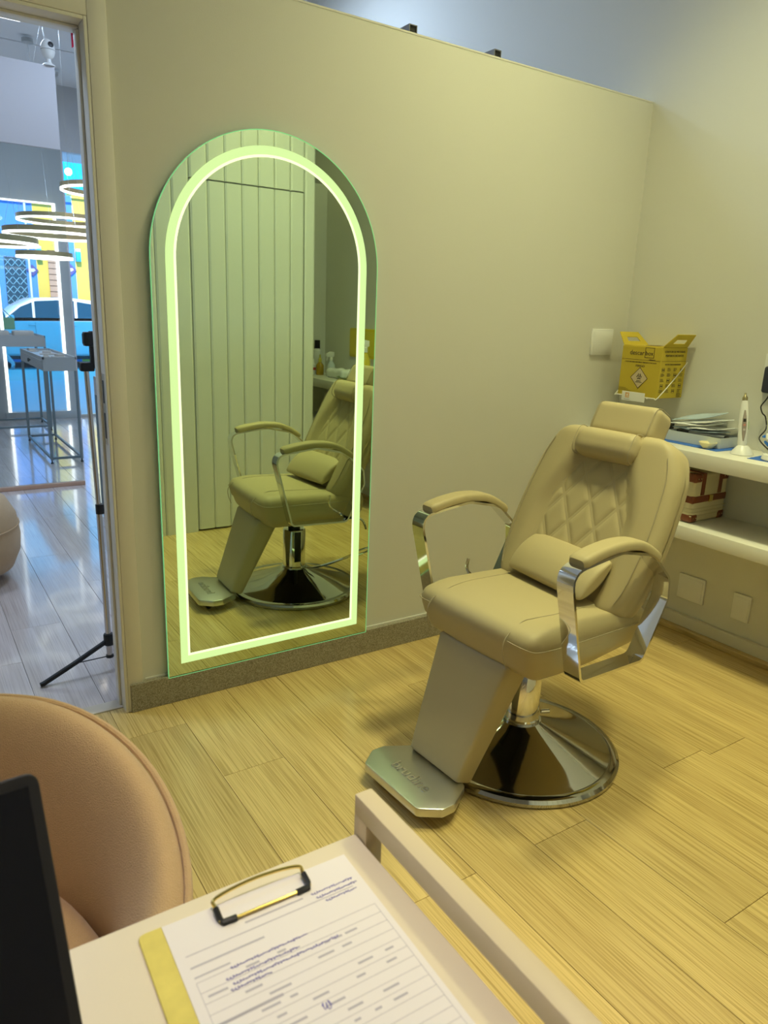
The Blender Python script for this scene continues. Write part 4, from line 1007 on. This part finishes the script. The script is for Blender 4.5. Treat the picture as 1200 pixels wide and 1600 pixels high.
def shutter(par, x0, x1):
    s_ = obj('shutter', B((x0, x1, -.01, 0, 0, 2.62)), mat('shutter_gap', (.20, .11, .07), .8, var=.03), par, smooth=False)
    for k in range(20): obj('shutter_slat', prism([(-.035, .008+.13*k), (-.011, .004+.13*k), (-.011, .126+.13*k), (-.025, .120+.13*k)], x0, x1, 'x'), SHUT, s_, smooth=False)
shutter(f2, -.03, .28); shutter(f4, -1.93, .4)
def sign(label, x, z):
    t = thing('diamond_sign', label, 'sign', (x, FY-.03, z), group='diamond signs across the street')
    obj('panel', xform(B((-.09, .09, -.01, .02, -.09, .09)), Matrix.Rotation(PI/4, 4, 'Y')), mat('sign_dark', (.12, .10, .28), .5, var=.05), t, smooth=False)
    obj('emblem', join(B((-.06, .06, -.016, -.010, -.012, .012)), B((-.035, .045, -.016, -.010, .016, .036)), B((-.045, .03, -.016, -.010, -.036, -.016))), WHITEP, t, smooth=False)
sign('diamond street sign on the blue house with the gate', 2.90, 2.03); sign('diamond street sign on the narrow blue house', 3.74, 2.09)
for x, lab in ((3.06, 'teal wall lamp between blue and yellow house'), (3.92, 'teal wall lamp on the wide yellow house')):
    t = thing('wall_lamp', lab, 'lamp', (x, FY-.06, 2.40), group='teal wall lamps across the street')
    obj('lamp_box', BB(-.055, .055, -.06, .06, -.12, .10, .01), mat('teal_paint', (.03, .42, .45), .5, var=.05), t); obj('lamp_cap', BB(-.05, .05, -.06, .06, .10, .17, .01), WHITEP, t)
# car
cr = thing('parked_car', 'white hatchback parked across the sidewalk outside', 'car', (2.9, 18.3, -.06))
CARW = mat('car_white', (.82, .82, .82), .25, coat=.5, var=.01)
CGL = mat('car_glass', (.02, .07, .12), .08, var=.05)
low = roundpoly([(-1.98, .26), (-1.98, .66), (-1.86, .78), (-1.05, .98), (1.72, 1.04), (1.92, .96), (1.98, .55), (1.94, .26)], [.05, .1, .1, .1, .1, .1, .1, .05], 5)
obj('body', prism(low, -.84, .84, 'y', .05, 3), CARW, cr, angle=50)
cab = roundpoly([(-.98, .98), (-.62, 1.30), (-.30, 1.47), (.35, 1.50), (1.15, 1.42), (1.50, 1.24), (1.68, 1.02)], [.02, .1, .3, .4, .2, .1, .03], 6)
obj('cabin', prism(cab, -.76, .76, 'y', .07, 3), CARW, cr, angle=50)
for nm, q in (('side_window', [(-.86, 1.05), (-.58, 1.28), (-.36, 1.38), (-.36, 1.06)]), ('side_window', [(-.31, 1.06), (-.31, 1.40), (.15, 1.435), (.48, 1.43), (.48, 1.07)]), ('side_window', [(.54, 1.07), (.54, 1.42), (1.08, 1.34), (1.32, 1.22), (1.42, 1.08)])):
    for s in (-1, 1): obj(nm, prism(q, s*.765, s*.755, 'y'), CGL, cr, smooth=False)
for x in (-1.25, 1.28):
    for s in (-1, 1):
        wl = obj('wheel', tube([(x, s*.70, .31), (x, s*.86, .31)], .31, 28), BLACKM, cr); obj('hubcap', tube([(x, s*.86, .31), (x, s*.872, .31)], .19, 20), STEELB, wl)
for x in (-.40, .42): obj('door_handle', BB(x-.07, x+.07, -.868, -.838, .90, .93, .008), CARW, cr)
obj('side_sill', B((-.9, .95, -.845, .845, .20, .265)), BLACKM, cr, smooth=False)
obj('door_seam', B((-.335, -.329, -.8425, -.839, .30, .97)), BLACKM, cr, smooth=False)
obj('side_mirror', mv(rgrid(.05, .07, .05, .03, 3, 3), -.78, -.86, 1.06), CARW, cr)
# pedestrian, mostly hidden by the pillar
def skin_person():
    me = bpy.data.meshes.new('person_body')
    J = dict(pelvis=(0, 0, .86, .13, .10), waist=(0, 0, 1.0, .125, .09), chest=(-.02, 0, 1.20, .145, .10), neck0=(-.03, 0, 1.37, .07, .06), neck=(-.035, 0, 1.42, .052, .052), head0=(-.05, 0, 1.50, .075, .085), head=(-.05, 0, 1.58, .085, .095), headt=(-.045, 0, 1.66, .06, .07), nose=(-.150, 0, 1.555, .014, .016), 
             hipA=(0, -.09, .83, .085, .085), kneeA=(-.02, -.09, .47, .058, .058), calfA=(.13, -.09, .30, .054, .054), ankA=(.24, -.09, .17, .036, .036), toeA=(.20, -.09, .045, .034, .028),
             hipB=(0, .09, .83, .085, .085), kneeB=(-.16, .09, .46, .058, .058), calfB=(-.20, .09, .28, .054, .054), ankB=(-.22, .09, .075, .036, .036), toeB=(-.38, .09, .035, .034, .028),
             shA=(-.02, -.17, 1.31, .058, .058), elA=(.13, -.21, 1.08, .042, .042), wrA=(.10, -.22, .88, .028, .030), haA=(.08, -.22, .80, .034, .020),
             shB=(-.02, .17, 1.31, .058, .058), elB=(-.12, .21, 1.06, .042, .042), wrB=(-.26, .20, .94, .028, .030), haB=(-.33, .20, .90, .034, .020))
    names = list(J); E_ = [('pelvis', 'waist'), ('waist', 'chest'), ('chest', 'neck0'), ('neck0', 'neck'), ('neck', 'head0'), ('head0', 'head'), ('head', 'headt'), ('head', 'nose')]
    for q in 'AB': E_ += [('pelvis', 'hip'+q), ('hip'+q, 'knee'+q), ('knee'+q, 'calf'+q), ('calf'+q, 'ank'+q), ('ank'+q, 'toe'+q), ('chest', 'sh'+q), ('sh'+q, 'el'+q), ('el'+q, 'wr'+q), ('wr'+q, 'ha'+q)]
    me.from_pydata([J[n][:3] for n in names], [(names.index(a), names.index(b)) for a, b in E_], [])
    o = bpy.data.objects.new('body', me); col.objects.link(o)
    md = o.modifiers.new('skin', 'SKIN'); md.use_smooth_shade = True
    for i, n in enumerate(names): me.skin_vertices[0].data[i].radius = J[n][3:5]; me.skin_vertices[0].data[i].use_root = (n == 'pelvis')
    s2 = o.modifiers.new('sub', 'SUBSURF'); s2.levels = 1; s2.render_levels = 2
    dg = bpy.context.evaluated_depsgraph_get(); m2 = bpy.data.meshes.new_from_object(o.evaluated_get(dg)); bpy.data.objects.remove(o)
    SK = mat('skin_tone', (.46, .26, .17), .5, var=.04); TEAL = mat('teal_shirt', (.02, .36, .42), .8, bump=.3, bscale=200, var=.05); JEAN = mat('pale_trousers', (.62, .60, .62), .8, bump=.3, bscale=200, var=.05); SHOE = mat('grey_shoe', (.30, .30, .34), .6, var=.05)
    m2.materials.clear()
    for m_ in (SK, TEAL, JEAN, SHOE): m2.materials.append(m_)
    for p in m2.polygons:
        c = p.center
        p.material_index = 3 if c.z < .10 or (c.x > .20 and c.z < .12) else (2 if c.z < .93 and abs(c.y) < .17 else (1 if c.z < 1.38 and not (c.z < 1.0 and abs(c.y) > .17) and not (c.x < -.16) else 0))
    m2.shade_smooth()
    return m2
pe = thing('person', 'pedestrian in teal top walking past outside, mostly behind the pillar', 'person', (1.70, 16.35, -.03))
obj('body', skin_person(), None, pe)
obj('hair', mv(rgrid(.095, .092, .085, .07, 4, 5), -.035, 0, 1.615), mat('dark_hair', (.03, .02, .015), .6, bump=.5, bscale=150), pe)
sbg = thing('shoulder_bag', 'orange shoulder bag carried by the pedestrian', 'bag', (1.90, 16.08, .80))
obj('pouch', mv(rgrid(.10, .035, .11, .025, 4, 4), 0, 0, .11), mat('orange_leather', (.75, .38, .12), .5, var=.05), sbg)
obj('strap', tube(smoothpath([(-.085, 0, .20), (-.12, .02, .40), (-.16, .08, .515), (-.10, .05, .40), (.075, 0, .20)], 5), .009, 6), MATS['orange_leather'], sbg)
